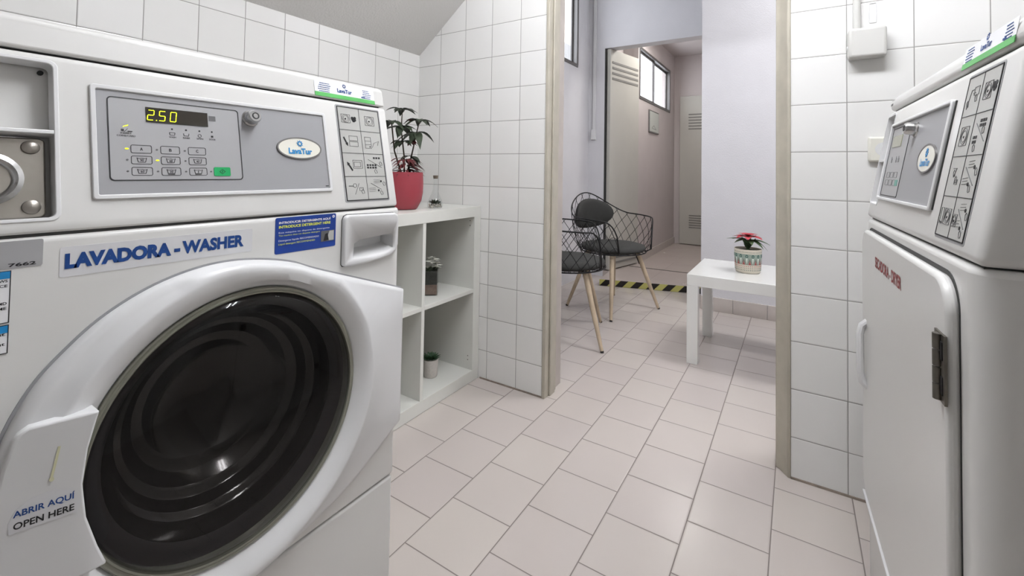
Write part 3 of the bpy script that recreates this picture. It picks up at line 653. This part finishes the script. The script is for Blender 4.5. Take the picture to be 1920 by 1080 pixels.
# ---------------------------------------------------------------- DRYER
def dryer():
    t = empty('tumble_dryer', (.143, 1.383, 0), R(-88), 'white tumble dryer at the right, flat door with red SECADORA lettering', 'dryer')
    Z0 = .857; F = ctl_map(Z0, 10); FR = frontmap
    MB().prism(rrect(0, 0, WD, .72, .030, 8), .02, Z0-.001).build('cabinet', m_wm, t, bevel=.008, seg=4)
    MB().box(.05, .05, 0, WD-.05, .66, .025).build('plinth', m_gap, t)
    MB().box(.014, .010, Z0-.012, WD-.014, .70, Z0+.012).build('seam_gap', m_gap, t)
    h = MB().prism(housing_prof(Z0+.001, 10, .253, .72), 0, WD, YZ).build('control_housing', m_wm, t, bevel=.012, seg=4); bake(h)
    cut(h, [MB().prism(rrect(.012, .035, .092, .243, .006), -.03, .03, F).build('cutter', m_wm)]); h.data.shade_smooth(); h.data.set_sharp_from_angle(angle=R(30))
    a = R(10)
    MB().prism([(.256*sin(a), Z0+.256*cos(a)), (.284*sin(a), Z0+.284*cos(a)), (.284*sin(a)+.016, Z0+.296*cos(a)), (.72, Z0+.296*cos(a)), (.72, Z0+.256*cos(a))], .001, WD-.001, YZ).build('top_cap', m_wm, t, bevel=.011, seg=4)
    MB().prism([(.25*sin(a)+.01, Z0+.246*cos(a)), (.258*sin(a)+.01, Z0+.26*cos(a)), (.71, Z0+.26*cos(a)), (.71, Z0+.246*cos(a))], .014, WD-.014, YZ).build('seam_gap', m_gap, t)
    pk = MB().ring(rrect(.011, .034, .093, .244, .007), rrect(.0145, .0375, .0895, .2405, .005), -.02, .0012, F).build('coin_pocket', m_wp, t)
    MB().box(0, 0, 0, .078, .026, .005, lambda q: F(.013+q.x, .135+q.z, -q.y)).build('pocket_shelf', m_wp, pk)
    MB().prism(rrect(.02, .042, .086, .130, .004), -.024, -.012, F).build('coin_plate', m_ss, t, bevel=.002)
    MB().ring(rrect(.100, .0495, .492, .216, .005), rrect(.106, .0555, .486, .2105, .003), 0, .006, F).build('panel_bezel', m_wp, t, bevel=.0016)
    MB().prism([(.4915, .052), (.4945, .052), (.4945, .214), (.4915, .214)], 0, .002, F).build('bezel_gap', m_gap, t)
    gp = MB().prism(rrect(.1055, .055, .4865, .211, .003), .0002, .0012, F).build('control_panel', m_gp, t, smooth=0)
    MB().prism(rrect(.112, .06, .259, .204, .003), .0011, .0014, F).build('keypad_field', m_gp2, gp, smooth=0)
    MB().ring(rrect(.1115, .0595, .2595, .2045, .003), rrect(.1130, .0610, .2580, .203, .003), .0012, .0019, F).build('keypad_outline', m_blk, gp, smooth=0)
    dp = MB().prism([(.125, .163), (.205, .163), (.205, .187), (.125, .187)], .0013, .0022, F).build('display', mat('grey_green_display', (128, 128, 96), .2, coat=.4), gp, smooth=0)
    q = MB()
    for x in (.15, .19, .21):
        q.stroke([(x, .13), (x, .142)], .0012, .0012, .0018, F); q.stroke([(x+.006, .13), (x+.006, .138)], .001, .0012, .0018, F)
    q.build('cycle_indicator', m_dgy, gp, smooth=0)
    for i in range(3):
        for j in range(2):
            x0 = .135+i*.033; y0 = .098-j*.016
            MB().ring(rrect(x0, y0, x0+.026, y0+.0118, .002, 3), rrect(x0+.0006, y0+.0006, x0+.0254, y0+.0112, .0016, 3), .0012, .0018, F).build('key_button', m_dgy, gp, smooth=0)
    MB().prism(rrect(.222, .082, .243, .094, .002, 3), .0012, .002, F).build('start_button', mat('teal_button', (96, 158, 144), .4), gp, smooth=0)
    lock(F, .300, .188, t, .0115)
    badge(F, .411, .131, .048, .023, t, .052)
    pictos(F, .532, .637, .021, .238, t, 'dryer')
    info_sticker(F, .482, .650, .262, .290, t, 0, 'white maker sticker with green stripe')
    q = MB(); text(q, 'Lavatur.com', .01, .045, .278, .283, F, n1=.0012); q.prism([(.012, .268), (.03, .268), (.03, .273), (.012, .273)], .0008, .0012, F); q.build('small_print', m_dgy, t, smooth=0)
    # door
    def shape(x0, z0, x1, z1, r): return rrect(x0, z0, x1, z1, r, 8)
    MB().prism(shape(.029, .2325, .6392, .8385, .045), -.004, .0008, FR).build('seam_gap', m_gap, t, smooth=0)
    dr = MB().prism(shape(.03, .234, .638, .833, .045), -.002, .013, FR).build('door', m_wm, t, bevel=.006, seg=3)
    e = MB(); text(e, 'SECADORA', .196, .325, .770, .792, lambda s_, z_, n_: FR(s_, z_, n_+.0132), bold=.03); e.build('lettering', m_red, dr, smooth=0)
    e = MB(); text(e, '- DRYER', .331, .417, .770, .792, lambda s_, z_, n_: FR(s_, z_, n_+.0132), bold=.03); e.build('lettering', m_red, dr, smooth=0)
    MB().prism([(.05, .2325), (.62, .2325), (.62, .2365), (.05, .2365)], .010, .0165, FR).build('door_lip', m_wp, dr, bevel=.001)
    MB().tube([FR(.085, .628, .010), FR(.085, .618, .020), FR(.085, .60, .024), FR(.085, .515, .024), FR(.085, .492, .020), FR(.085, .482, .010)], .0075, 10).build('door_handle', m_wp, dr, bevel=0)
    hg = MB(); hg.prism([(.603, .682), (.641, .682), (.641, .765), (.603, .765)], .0125, .0155, FR)
    hinge = hg.build('hinge', m_hinge, t, smooth=0)
    for k in range(4): MB().tube([FR(.624, .684+k*.0205, .0175), FR(.624, .684+k*.0205+.0185, .0175)], .0052, 12).build('knuckle', m_hinge, hinge)
    for zz in (.703, .745):
        MB().prism([(.628, zz-.011), (.636, zz-.011), (.636, zz+.011), (.628, zz+.011)], .0155, .0165, FR).build('hinge_slot', m_blk, hinge, smooth=0)
    MB().prism([(.03, .185), (.085, .185), (.085, .222), (.03, .222)], -.001, .002, FR).build('kick_slot', m_gap, t, smooth=0)
dryer()

# ================================================================ SHELF UNIT
m_kal = mat('white_foil_board', (216, 216, 210), .32, noise=.02, nscale=5)
def shelf_unit():
    x1, x0, y0, y1, H = -1.239, -1.629, .905, 1.6975, .787; T = .046
    t = empty('shelf_unit', ((x0+x1)/2, (y0+y1)/2, 0), 0, 'white four-cube shelf unit against the tiled corner, beside the washing machine', 'shelf')
    def b(name, X0, Y0, Z0, X1, Y1, Z1, mm=m_kal):
        cx, cy = (x0+x1)/2, (y0+y1)/2
        return MB().box(X0-cx, Y0-cy, Z0, X1-cx, Y1-cy, Z1).build(name, mm, t, bevel=.001)
    b('top_board', x0, y0, H-T, x1, y1, H); b('bottom_board', x0, y0, .001, x1, y1, .05)
    b('side_board', x0, y1-T, .05, x1, y1, H-T); b('side_board', x0, y0, .05, x1, y0+T, H-T)
    b('divider', x0, 1.318, .05, x1-.001, 1.335, H-T)
    b('shelf_board', x0, y0+T, .398, x1-.001, 1.318, .4145); b('shelf_board', x0, 1.335, .398, x1-.001, y1-T, .4145)
    b('back_panel', x0-.004, y0, .03, x0, y1, H-.01)
    h = MB()
    for zz in (.722, .700, .110, .092):
        h.lathe([(.0022, 0), (.0022, -.001), (.0001, -.001)], 10, lambda x, y, z, zz=zz: Vector((-.026+x+(x1-(x0+x1)/2), y1-T-(y0+y1)/2+z, zz+y)))
    h.build('peg_holes', m_blk, t)
shelf_unit()

# ================================================================ PLANTS
m_leafd = mat('dark_green_leaf', (52, 62, 46), .5, noise=.35, nscale=30)
m_leafr = mat('burgundy_leaf', (96, 42, 44), .5, noise=.35, nscale=30)
m_leafg = mat('green_leaf', (70, 92, 60), .5, noise=.3, nscale=30)
m_stem = mat('brown_stem', (62, 54, 42), .7)
m_soil = mat('potting_soil', (46, 38, 32), .95, noise=.4, nscale=120, bump=1, bscale=300)
def leaf(mb, base, d, L, wd, droop=.3, fold=.25, upv=Vector((0, 0, 1)), seg=6):
    base = Vector(base); d = Vector(d).normalized(); side = d.cross(upv)
    if side.length < .05: side = Vector((1, 0, 0))
    side.normalize(); nrm = side.cross(d); vs = []
    for i in range(seg+1):
        u = i/seg; p = base+d*(L*u)-Vector((0, 0, 1))*(droop*L*u*u)
        w_ = wd*.5*sin(pi*min(1, u**.8*.97+.03)); vs += [p-side*w_+nrm*w_*fold, p, p+side*w_+nrm*w_*fold]
        vs[-2] = p
    fs = []
    for i in range(seg):
        a = i*3; fs += [(a, a+1, a+4, a+3), (a+1, a+2, a+5, a+4)]
    k = len(mb.v); mb.add(vs, fs)
    th = Vector((0, 0, -.0006)); mb.add([v+th for v in vs], [tuple(reversed(f)) for f in fs])
    return mb
def rnd(a, b): return random.uniform(a, b)
def pot(prof, m, parent, k=40, name='pot'): return MB().lathe(prof, k).build(name, m, parent, smooth=50)

def red_pot_plant():
    random.seed(11)
    t = empty('potted_plant', (-1.385, 1.352, .788), 0, 'leafy dark plant in a dusky red round pot on top of the shelf unit', 'plant')
    m = mat('dusky_red_glaze', (146, 56, 66), .45, noise=.05, nscale=8)
    pot([(.0001, 0), (.05, 0), (.056, .004), (.072, .035), (.078, .07), (.0785, .11), (.076, .153), (.0725, .1535), (.073, .12), (.07, .11), (.0001, .11)], m, t)
    MB().lathe([(.071, .137), (.04, .141), (.0001, .143)], 24).build('soil', m_soil, t)
    stems = [[(0, 0, .13), (.008, -.012, .22), (-.004, -.02, .33), (.0, -.02, .41)], [(0, .01, .13), (.018, .02, .22), (.03, .03, .30), (.045, .035, .37)], [(0, -.01, .13), (-.03, -.03, .24), (-.03, -.05, .36)]]
    sm = MB()
    for s in stems: sm.tube(s, [.004, .0032, .0028, .002][:len(s)], 6)
    sm.build('stem', m_stem, t)
    lv = MB(); lr = MB()
    def whorl(mb, c, nl, L, wd, el, dr, ph=0):
        for i in range(nl):
            a = ph+2*pi*i/nl+rnd(-.3, .3); leaf(mb, c, (cos(a), sin(a), el+rnd(-.2, .2)), L*rnd(.8, 1.25), wd*1.35, dr)
    whorl(lv, (0, -.02, .41), 8, .065, .020, .35, .5); whorl(lv, (.045, .035, .37), 8, .07, .022, .3, .6)
    whorl(lv, (.035, .03, .32), 7, .085, .026, .1, .7, .5); whorl(lv, (-.004, -.02, .34), 7, .085, .026, .2, .5)
    whorl(lv, (-.03, -.05, .36), 7, .075, .024, .25, .6); whorl(lv, (.0, -.02, .28), 5, .06, .022, .1, .5); whorl(lv, (.015, .02, .22), 4, .06, .022, 0, .5)
    lv.build('leaves', m_leafd, t)
    whorl(lr, (.02, .02, .285), 6, .03, .016, -.2, .3)
    for i in range(60):
        a = rnd(-2.6, 2.0); b = rnd(.45, 1.1); leaf(lr, (.012*cos(a), .012*sin(a), .155+rnd(0, .055)), (cos(a), sin(a), .25), .075*b, .014, .55)
    for i in range(5):
        a = 2*pi*i/5; leaf(lr, (.02, .008, .365), (cos(a), sin(a), .8), .026, .012, .3)
    lr.build('red_leaves', m_leafr, t)
red_pot_plant()

def flask():
    random.seed(5)
    t = empty('glass_flask_terrarium', (-1.325, 1.478, .788), 0, 'small corked glass flask with moss and pebbles on the shelf unit', 'terrarium')
    MB().lathe([(.0001, .002), (.030, .002), (.034, .008), (.034, .018), (.028, .035), (.016, .06), (.0095, .08), (.0085, .118), (.0105, .122), (.0105, .126)], 32).build('flask', glass_mat('flask_glass', (.96, .97, .97), 1), t, smooth=60)
    MB().lathe([(.0001, .126), (.0095, .126), (.011, .14), (.0001, .14)], 20).build('cork', mat('grey_cork', (112, 100, 88), .9, noise=.3, nscale=80), t)
    pb = MB()
    for i in range(60):
        a = rnd(0, 6.28); r = .028*math.sqrt(rnd(0, 1)); z = rnd(.004, .018); q = rnd(.002, .0045)
        pb.lathe([(.0001, -q), (q*.8, -q*.5), (q, 0), (q*.8, q*.5), (.0001, q)], 6, lambda x, y, zz, c=(r*cos(a), r*sin(a), z): Vector((c[0]+x, c[1]+y, c[2]+zz)))
    o = pb.build('pebbles', mat('pale_pebbles', (186, 180, 168), .7, noise=.5, nscale=90), t); o['kind'] = 'stuff'
    gm = MB()
    for i in range(90):
        a = rnd(0, 6.28); r = rnd(0, .022); leaf(gm, (r*cos(a), r*sin(a), .018), (cos(a)*.7, sin(a)*.7, rnd(.3, 1.6)), rnd(.008, .03), .006, .2, seg=3)
    gm.build('moss', m_leafd, t)
flask()

def cube_vase():
    random.seed(9)
    t = empty('square_glass_vase', (-1.345, 1.478, .4155), R(38), 'square glass vase with brown sand and white flowers on the middle shelf', 'vase')
    s = .034; gl = MB()
    gl.ring([(-s, -s), (s, -s), (s, s), (-s, s)], [(-s+.002, -s+.002), (s-.002, -s+.002), (s-.002, s-.002), (-s+.002, s-.002)], 0, .104); gl.box(-s, -s, 0, s, s, .004)
    gl.build('vase', glass_mat('vase_glass', (.95, .95, .94), 1), t, smooth=0)
    q = s-.003; MB().box(-q, -q, .004, q, q, .045).build('sand', mat('brown_sand', (122, 100, 88), .9, noise=.3, nscale=200), t, smooth=0)
    MB().box(-q, -q, .0452, q, q, .098).build('soil', mat('dark_moss_fill', (48, 50, 44), .9, noise=.6, nscale=70, bump=1), t, smooth=0)
    g = MB(); f = MB()
    for i in range(26):
        a = rnd(0, 6.28); r = rnd(0, .025); leaf(g, (r*cos(a), r*sin(a), .095), (cos(a), sin(a), rnd(.5, 2)), rnd(.02, .045), .012, .3, seg=4)
    for i in range(16):
        a = rnd(0, 6.28); r = rnd(.0, .042); c = (r*cos(a), r*sin(a), rnd(.105, .155)); 
        for k in range(6): leaf(f, c, (cos(k*1.05), sin(k*1.05), rnd(.1, .6)), rnd(.014, .022), .013, .2, seg=3)
    g.build('leaves', mat('grey_green_leaf', (104, 116, 96), .6), t); f.build('flowers', mat('white_petals', (226, 226, 216), .6), t)
cube_vase()

def succulent():
    random.seed(4)
    t = empty('potted_succulent', (-1.355, 1.505, .051), 0, 'small green succulent in a white textured cup on the bottom shelf', 'plant')
    pot([(.0001, 0), (.027, 0), (.029, .003), (.033, .075), (.031, .0755), (.030, .066), (.0001, .066)], mat('white_textured_ceramic', (206, 200, 194), .6, noise=.08, nscale=150, bump=1, bscale=120), t)
    g = MB()
    for L, el, n in ((.042, .25, 12), (.036, .6, 11), (.028, 1.1, 9), (.018, 2, 6)):
        for k in range(n):
            a = 2*pi*k/n+L*60; leaf(g, (.004*cos(a), .004*sin(a), .070), (cos(a), sin(a), el), L, .013, -.15, .5, seg=4)
    g.build('leaves', mat('succulent_green', (66, 96, 68), .5, noise=.2, nscale=60), t)
succulent()

# ================================================================ TABLE + POINSETTIA
m_lack = mat('white_lacquer', (228, 228, 224), .14, coat=.3)
def side_table():
    x0, x1, y0, y1, H = -.470, .085, 2.420, 2.925, .445
    cx, cy = (x0+x1)/2, (y0+y1)/2; hx, hy = (x1-x0)/2, (y1-y0)/2
    t = empty('side_table', (cx, cy, 0), 0, 'low square white side table holding the poinsettia, behind the doorway', 'table')
    MB().box(-hx, -hy, H-.056, hx, hy, H).build('tabletop', m_lack, t, bevel=.0015)
    for a, b in ((-1, -1), (1, -1), (-1, 1), (1, 1)):
        MB().box(min(a*hx, a*(hx-.052)), min(b*hy, b*(hy-.052)), 0, max(a*hx, a*(hx-.052)), max(b*hy, b*(hy-.052)), H-.056).build('leg', m_lack, t, bevel=.0015)
side_table()
def poinsettia():
    random.seed(21)
    t = empty('potted_poinsettia', (-.215, 2.665, .4455), 0, 'red poinsettia in a patterned ceramic pot on the white side table', 'plant')
    Rr = .063; Hh = .122
    p = pot([(.0001, 0), (.054, 0), (.0575, .004), (.060, .02), (.0635, .09), (.0645, Hh), (.061, Hh), (.060, .105), (.0001, .105)], mat('cream_ceramic', (214, 206, 190), .45), t, 48)
    MB().lathe([(.0602, .110), (.0001, .112)], 24).build('soil', m_soil, t)
    def rad(z): return .060+(.0635-.060)*min(1, max(0, (z-.02)/.07)) + .0002
    def Fc(a, z, n): r = rad(z)+n; return Vector((r*cos(a), r*sin(a), z))
    def band(mb, z0, z1, n=.0003):
        k = 72
        for i in range(k): a0 = 2*pi*i/k; a1 = 2*pi*(i+1)/k; mb.add([Fc(a0, z0, n), Fc(a1, z0, n), Fc(a1, z1, n), Fc(a0, z1, n)], [(0, 1, 2, 3)])
    bb = MB(); band(bb, .045, .100, .0003); bb.build('sage_band', mat('sage_glaze', (150, 164, 152), .45), p)
    gm = MB(); wm = MB(); rm = MB(); dm = MB(); band(dm, .108, .1095, .0004); n_ = 14; st = 2*pi/n_
    for i in range(n_):
        a = i*st; w_ = st*.5
        gm.prism([(a-w_*.95, .046), (a+w_*.95, .046), (a, .078)], .0003, .0008, Fc)
        rm.prism([(a-w_*.5, .046), (a+w_*.5, .046), (a, .066)], .0008, .0011, Fc)
        wm.prism([(a+w_-.06, .078), (a+w_, .048), (a+w_+.06, .078), (a+w_, .086)], .0004, .0009, Fc)
        dm.ring([(a+w_+.1*cos(2*pi*k/14), .0885+.0085*sin(2*pi*k/14)) for k in range(14)], [(a+w_+.055*cos(2*pi*k/14), .0885+.0045*sin(2*pi*k/14)) for k in range(14)], .0009, .0013, Fc)
    for i in range(44):
        a = 2*pi*i/44
        for z, mm in ((.038, rm), (.028, gm), (.018, dm)): mm.prism([(a-.03, z), (a, z-.0035), (a+.03, z), (a, z+.0035)], .0003, .0008, Fc)
    gm.build('grey_triangles', mat('grey_glaze', (126, 122, 112), .5), p, smooth=0); rm.build('red_triangles', mat('brick_glaze', (160, 84, 78), .5), p, smooth=0)
    wm.build('white_drops', mat('pale_glaze', (214, 220, 210), .45), p, smooth=0); dm.build('teal_rings', mat('teal_glaze', (40, 92, 84), .45), p, smooth=0)
    s = MB(); s.tube([(0, 0, .105), (.003, .002, .15), (0, 0, .185)], .006, 6)
    for i in range(5): a = i*1.3; s.tube([(0, 0, .11), (.02*cos(a), .02*sin(a), .15), (.035*cos(a), .035*sin(a), .175)], .003, 6)
    s.build('stem', m_leafg, t)
    g = MB(); r = MB()
    for i in range(9):
        a = i*.7; leaf(g, (0, 0, .12), (cos(a)*.5, sin(a)*.5, 1.0), .06, .035, .1)
    for a, L, dr in ((math.pi*.95, .10, .15), (2.6, .085, .2), (-.5, .075, .6), (.25, .085, .75), (-2.4, .07, .3), (1.6, .07, .3), (-1.2, .06, .4), (-.1, .095, .3)):
        leaf(g, (.01*cos(a), .01*sin(a), .165), (cos(a), sin(a), .12), L, .035, dr)
    g.build('green_leaves', m_leafg, t)
    for i in range(7):
        a = i*.9+.3; leaf(r, (0, 0, .178), (cos(a), sin(a), .35), rnd(.07, .095), .046, .35, .2)
    for i in range(6):
        a = i*1.05; leaf(r, (0, 0, .185), (cos(a), sin(a), .6), .055, .034, .3, .2)
    r.build('red_bracts', mat('red_bract', (186, 60, 70), .5, noise=.25, nscale=25), t)
poinsettia()

# ================================================================ CHAIRS
m_wire = mat('black_wire', (24, 24, 25), .4, .3)
m_cush = mat('charcoal_cushion', (58, 58, 56), .85, noise=.12, nscale=40, bump=.6, bscale=500)
m_wood = mat('pale_ash_wood', (186, 168, 144), .5, noise=.18, nscale=14)
def wire_chair(loc, rz, label):
    t = empty('wire_chair', loc, rz, label, 'chair', 'black wire armchairs')
    E0, E1 = R(38), R(322)
    def rz_(ps):   # rim height by angle from the facing direction
        a = abs((ps+pi) % (2*pi)-pi)   # 0 front .. pi back
        if a < R(62): u = max(0, (a-R(38))/R(24)); return .425+.205*math.sqrt(max(0, 1-(1-u)**2))
        if a < R(105): return .63+.012*(a-R(62))/R(43)
        u = (a-R(105))/R(75); return .642+.152*(3*u*u-2*u**3)
    def rr_(ps):
        a = abs((ps+pi) % (2*pi)-pi)
        return .262+.034*min(1, max(0, (a-R(38))/R(30)))-.012*max(0, (a-R(140))/R(40))
    def S(ps, h):
        z = .405+(rz_(ps)-.405)*h; r = .225+(rr_(ps)-.225)*sin(h*pi/2)**.75
        return Vector((r*cos(ps)*.97, r*sin(ps)*1.02, z))
    rim = MB(); N_ = 80; rim.tube([S(E0, 0)]+[S(E0+(E1-E0)*i/N_, 1) for i in range(N_+1)]+[S(E1, 0)], .0045, 8); rim.build('rim_wire', m_wire, t, smooth=60)
    nt = MB(); n_ = 19; D_ = R(34)
    for sg in (1, -1):
        for i in range(-2, n_+3):
            p0 = E0+(E1-E0)*i/n_; pts = []
            for k in range(11):
                h = k/10; ps = p0+sg*D_*(h-.5)
                if E0 <= ps <= E1: pts.append(S(ps, h))
            if len(pts) > 1: nt.tube(pts, .0019, 5)
    nt.build('wire_lattice', m_wire, t, smooth=60)
    sf = MB(); sf.tube([(.225*cos(a), .228*sin(a), .404) for a in [2*pi*i/40 for i in range(40)]], .0045, 8, closed=True)
    sf.tube([(.15*cos(a), .15*sin(a), .398) for a in [2*pi*i/30 for i in range(30)]], .004, 6, closed=True)
    for i in range(-4, 5):
        y = i*.05; x = math.sqrt(.225**2-y*y); sf.tube([(-x, y, .402), (0, y, .396), (x, y, .402)], .0022, 5); sf.tube([(y, -x, .402), (y, 0, .396), (y, x, .402)], .0022, 5)
    sf.build('seat_frame', m_wire, t, smooth=60)
    MB().lathe([(.0001, .404), (.19, .405), (.216, .412), (.224, .426), (.218, .441), (.19, .449), (.12, .453), (.0001, .455)], 48).build('seat_cushion', m_cush, t, smooth=80)
    # back cushion: a bulging oval that follows the wire back
    bc = MB(); nu, nv = 28, 10; vs = []
    for side in (1, -1):
        for j in range(nv+1):
            rr = j/nv
            for i in range(nu):
                a = 2*pi*i/nu; u = rr*cos(a)*.225; v = rr*sin(a)*.112; n_k = side*.030*math.sqrt(max(0, 1-rr**2.6)); ps = pi-u/.262
                R_ = .252-n_k-.012*((v)/.11); vs.append(Vector((R_*cos(ps), R_*sin(ps), .640+v)))
    fs = []
    for sd in (0, 1):
        o_ = sd*(nv+1)*nu
        for j in range(nv):
            for i in range(nu): fs.append((o_+j*nu+i, o_+j*nu+(i+1) % nu, o_+(j+1)*nu+(i+1) % nu, o_+(j+1)*nu+i))
    bc.add(vs, fs); bc.build('back_cushion', m_cush, t, smooth=80)
    for a in (50, -50, 130, -130):
        c, s = cos(R(a)), sin(R(a))
        lg = MB().tube([(.17*c, .17*s, .396), (.25*c, .25*s, .18), (.318*c, .318*s, .004)], [.0165, .014, .0095], 14).build('leg', m_wood, t, smooth=60)
        MB().tube([(.320*c, .320*s, 0), (.317*c, .317*s, .008)], .0098, 12).build('foot_cap', m_rub, lg)
        MB().tube([(.150*c, .150*s, .402), (.185*c, .185*s, .31)], [.008, .004], 8).build('bracket', m_wire, lg)
    return t
def copy_tree(o, parent=None):
    c = o.copy(); col.objects.link(c); c.parent = parent
    for ch in list(o.children): copy_tree(ch, c)
    return c
ca = wire_chair((-1.10, 3.10, 0), R(-22), 'black wire armchair further away, round back cushion visible, beside the raised corridor step')
cb2 = copy_tree(ca); cb2.location = (-1.15, 2.445, 0); cb2.rotation_euler = (0, 0, R(22)); cb2['label'] = 'nearer black wire armchair, half hidden behind the door frame'
bpy.context.view_layer.update()

# ================================================================ FIXTURES
# hazard tape along the step
def stripe_mat():
    m = bpy.data.materials.new('hazard_stripes'); m.use_nodes = True; nt = m.node_tree; g = NG(nt); b = nt.nodes['Principled BSDF']; b.inputs['Roughness'].default_value = .45
    tc = nt.nodes.new('ShaderNodeTexCoord'); sp = nt.nodes.new('ShaderNodeSeparateXYZ'); nt.links.new(tc.outputs['Object'], sp.inputs[0])
    v = g.m('FRACT', g.m('DIVIDE', g.m('SUBTRACT', sp.outputs[0], g.m('MULTIPLY', sp.outputs[2], .95)), .124)); k = g.m('LESS_THAN', v, .5)
    mx = nt.nodes.new('ShaderNodeMix'); mx.data_type = 'RGBA'; mx.inputs[6].default_value = lin((196, 192, 112))+(1,); mx.inputs[7].default_value = lin((26, 22, 20))+(1,)
    nt.links.new(k, mx.inputs[0]); nt.links.new(mx.outputs[2], b.inputs['Base Color']); return m
ang = math.atan2(.278, .95)
o = MB().box(0, -.0022, .001, .98, -.0004, .052).build('hazard_tape', stripe_mat(), smooth=0); o.location = (-1.40, 3.622, 0); o.rotation_euler = (0, 0, ang)
tag(o, 'yellow and black striped warning tape along the corridor step', 'tape')
# louvred doors
m_door = mat('off_white_door_paint', (190, 188, 180), .5, noise=.03, nscale=5)
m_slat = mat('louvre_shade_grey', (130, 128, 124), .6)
def louvre_door(name, loc, rz, wd, z0, z1, vents, kind):
    t = empty(name, loc, rz); t['kind'] = 'structure'
    body = MB().box(0, -.018, z0, wd, .018, z1).build('door_leaf', m_door, t, bevel=.002)
    for a, b, u0, u1, n in vents:
        for k in range(n):
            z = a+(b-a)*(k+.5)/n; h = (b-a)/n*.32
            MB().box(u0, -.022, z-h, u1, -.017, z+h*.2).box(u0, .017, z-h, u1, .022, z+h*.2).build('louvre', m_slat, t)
    return t
louvre_door('door_1', (-1.463, 3.965, .0), math.atan2(.50, .115), .512, .062, 2.09, [(1.80, 2.0, .03, .49, 4), (.10, .24, .03, .49, 3)], 0)
louvre_door('door_2', (-1.262, 6.028, 0), 0, .78, .06, 1.93, [(1.5, 1.72, .105, .40, 6), (.26, .44, .115, .40, 6)], 0)
struct(B('trim_8', m_gap, -1.497, 3.951, .06, -1.488, 3.975, 2.09))
# framed notice in the corridor
t = empty('framed_notice', (CX+.001, 5.03, 1.385), 0, 'small framed paper notice on the corridor wall under the window', 'picture frame')
MB().box(0, -.195, 0, .012, .195, .245).build('frame', m_alu, t, bevel=.002); MB().box(.010, -.18, .015, .0135, .18, .232).build('paper', mat('notice_paper', (190, 194, 188), .5), t, smooth=0)
q = MB(); G_ = lambda a, b, n: Vector((.0135+n, a, b)); q.stroke([(-.10, .055), (-.02, .085), (.06, .05)], .004, 0, .0006, G_); q.stroke([(-.10, .05), (.08, .045)], .004, 0, .0006, G_); q.build('drawing', m_dgy, t, smooth=0)
# conduit on the header wall
t = empty('cable_trunking', (-1.595, HY, 1.27), 0, 'thin white cable trunking with small switch box left of the corridor door', 'cable trunking')
MB().box(-.012, -.016, .06, .016, 0, 1.6).build('trunking', m_wp, t, bevel=.002); MB().box(-.014, -.012, .06, -.0125, -.001, 1.6).build('cable', m_dgy, t); MB().box(-.022, -.03, -.02, .022, 0, .075).build('switch_box', m_wp, t, bevel=.004)  # the thin dark strip paints in the shadow gap beside the trunking
# junction box with conduit on the tiles
m_jb = mat('aged_white_plastic', (200, 199, 195), .4)
t = empty('junction_box', (.176, BY, 1.305), 0, 'white square junction box under a vertical pipe on the wall tiles', 'junction box')
MB().box(-.045, -.045, 0, .045, 0, .088).build('box_body', m_jb, t, bevel=.008, seg=3)
MB().tube([(-.022, -.011, .086), (-.022, -.011, 1.19)], .0095, 16).build('pipe', m_jb, t)
MB().tube([(-.047, -.02, .035), (-.040, -.02, .035)], .006, 10).build('side_plug', m_wp, t)
t = MB().ring(rrect(-.009, -.03, .009, .03, .003), rrect(-.0075, -.0285, .0075, .0285, .002), 0, .002, lambda a, b, n: Vector((a, -n, b))).build('blank_cover_plate', m_wp, None); t.location = (.193, BY, 1.444)
tag(t, 'narrow flat white cover plate beside the vertical pipe', 'cover plate')
t = empty('wall_socket', (.215, BY, 1.035), 0, 'cream wall socket half hidden behind the tumble dryer', 'socket')
MB().box(-.036, -.016, -.037, .036, 0, .037).build('socket_body', mat('cream_plastic', (220, 218, 208), .4), t, bevel=.006, seg=3)
MB().lathe([(.02, 0), (.02, .001), (.0001, .001)], 24, lambda x, y, z: Vector((x, -.016-z, y))).build('socket_face', m_wp, t)
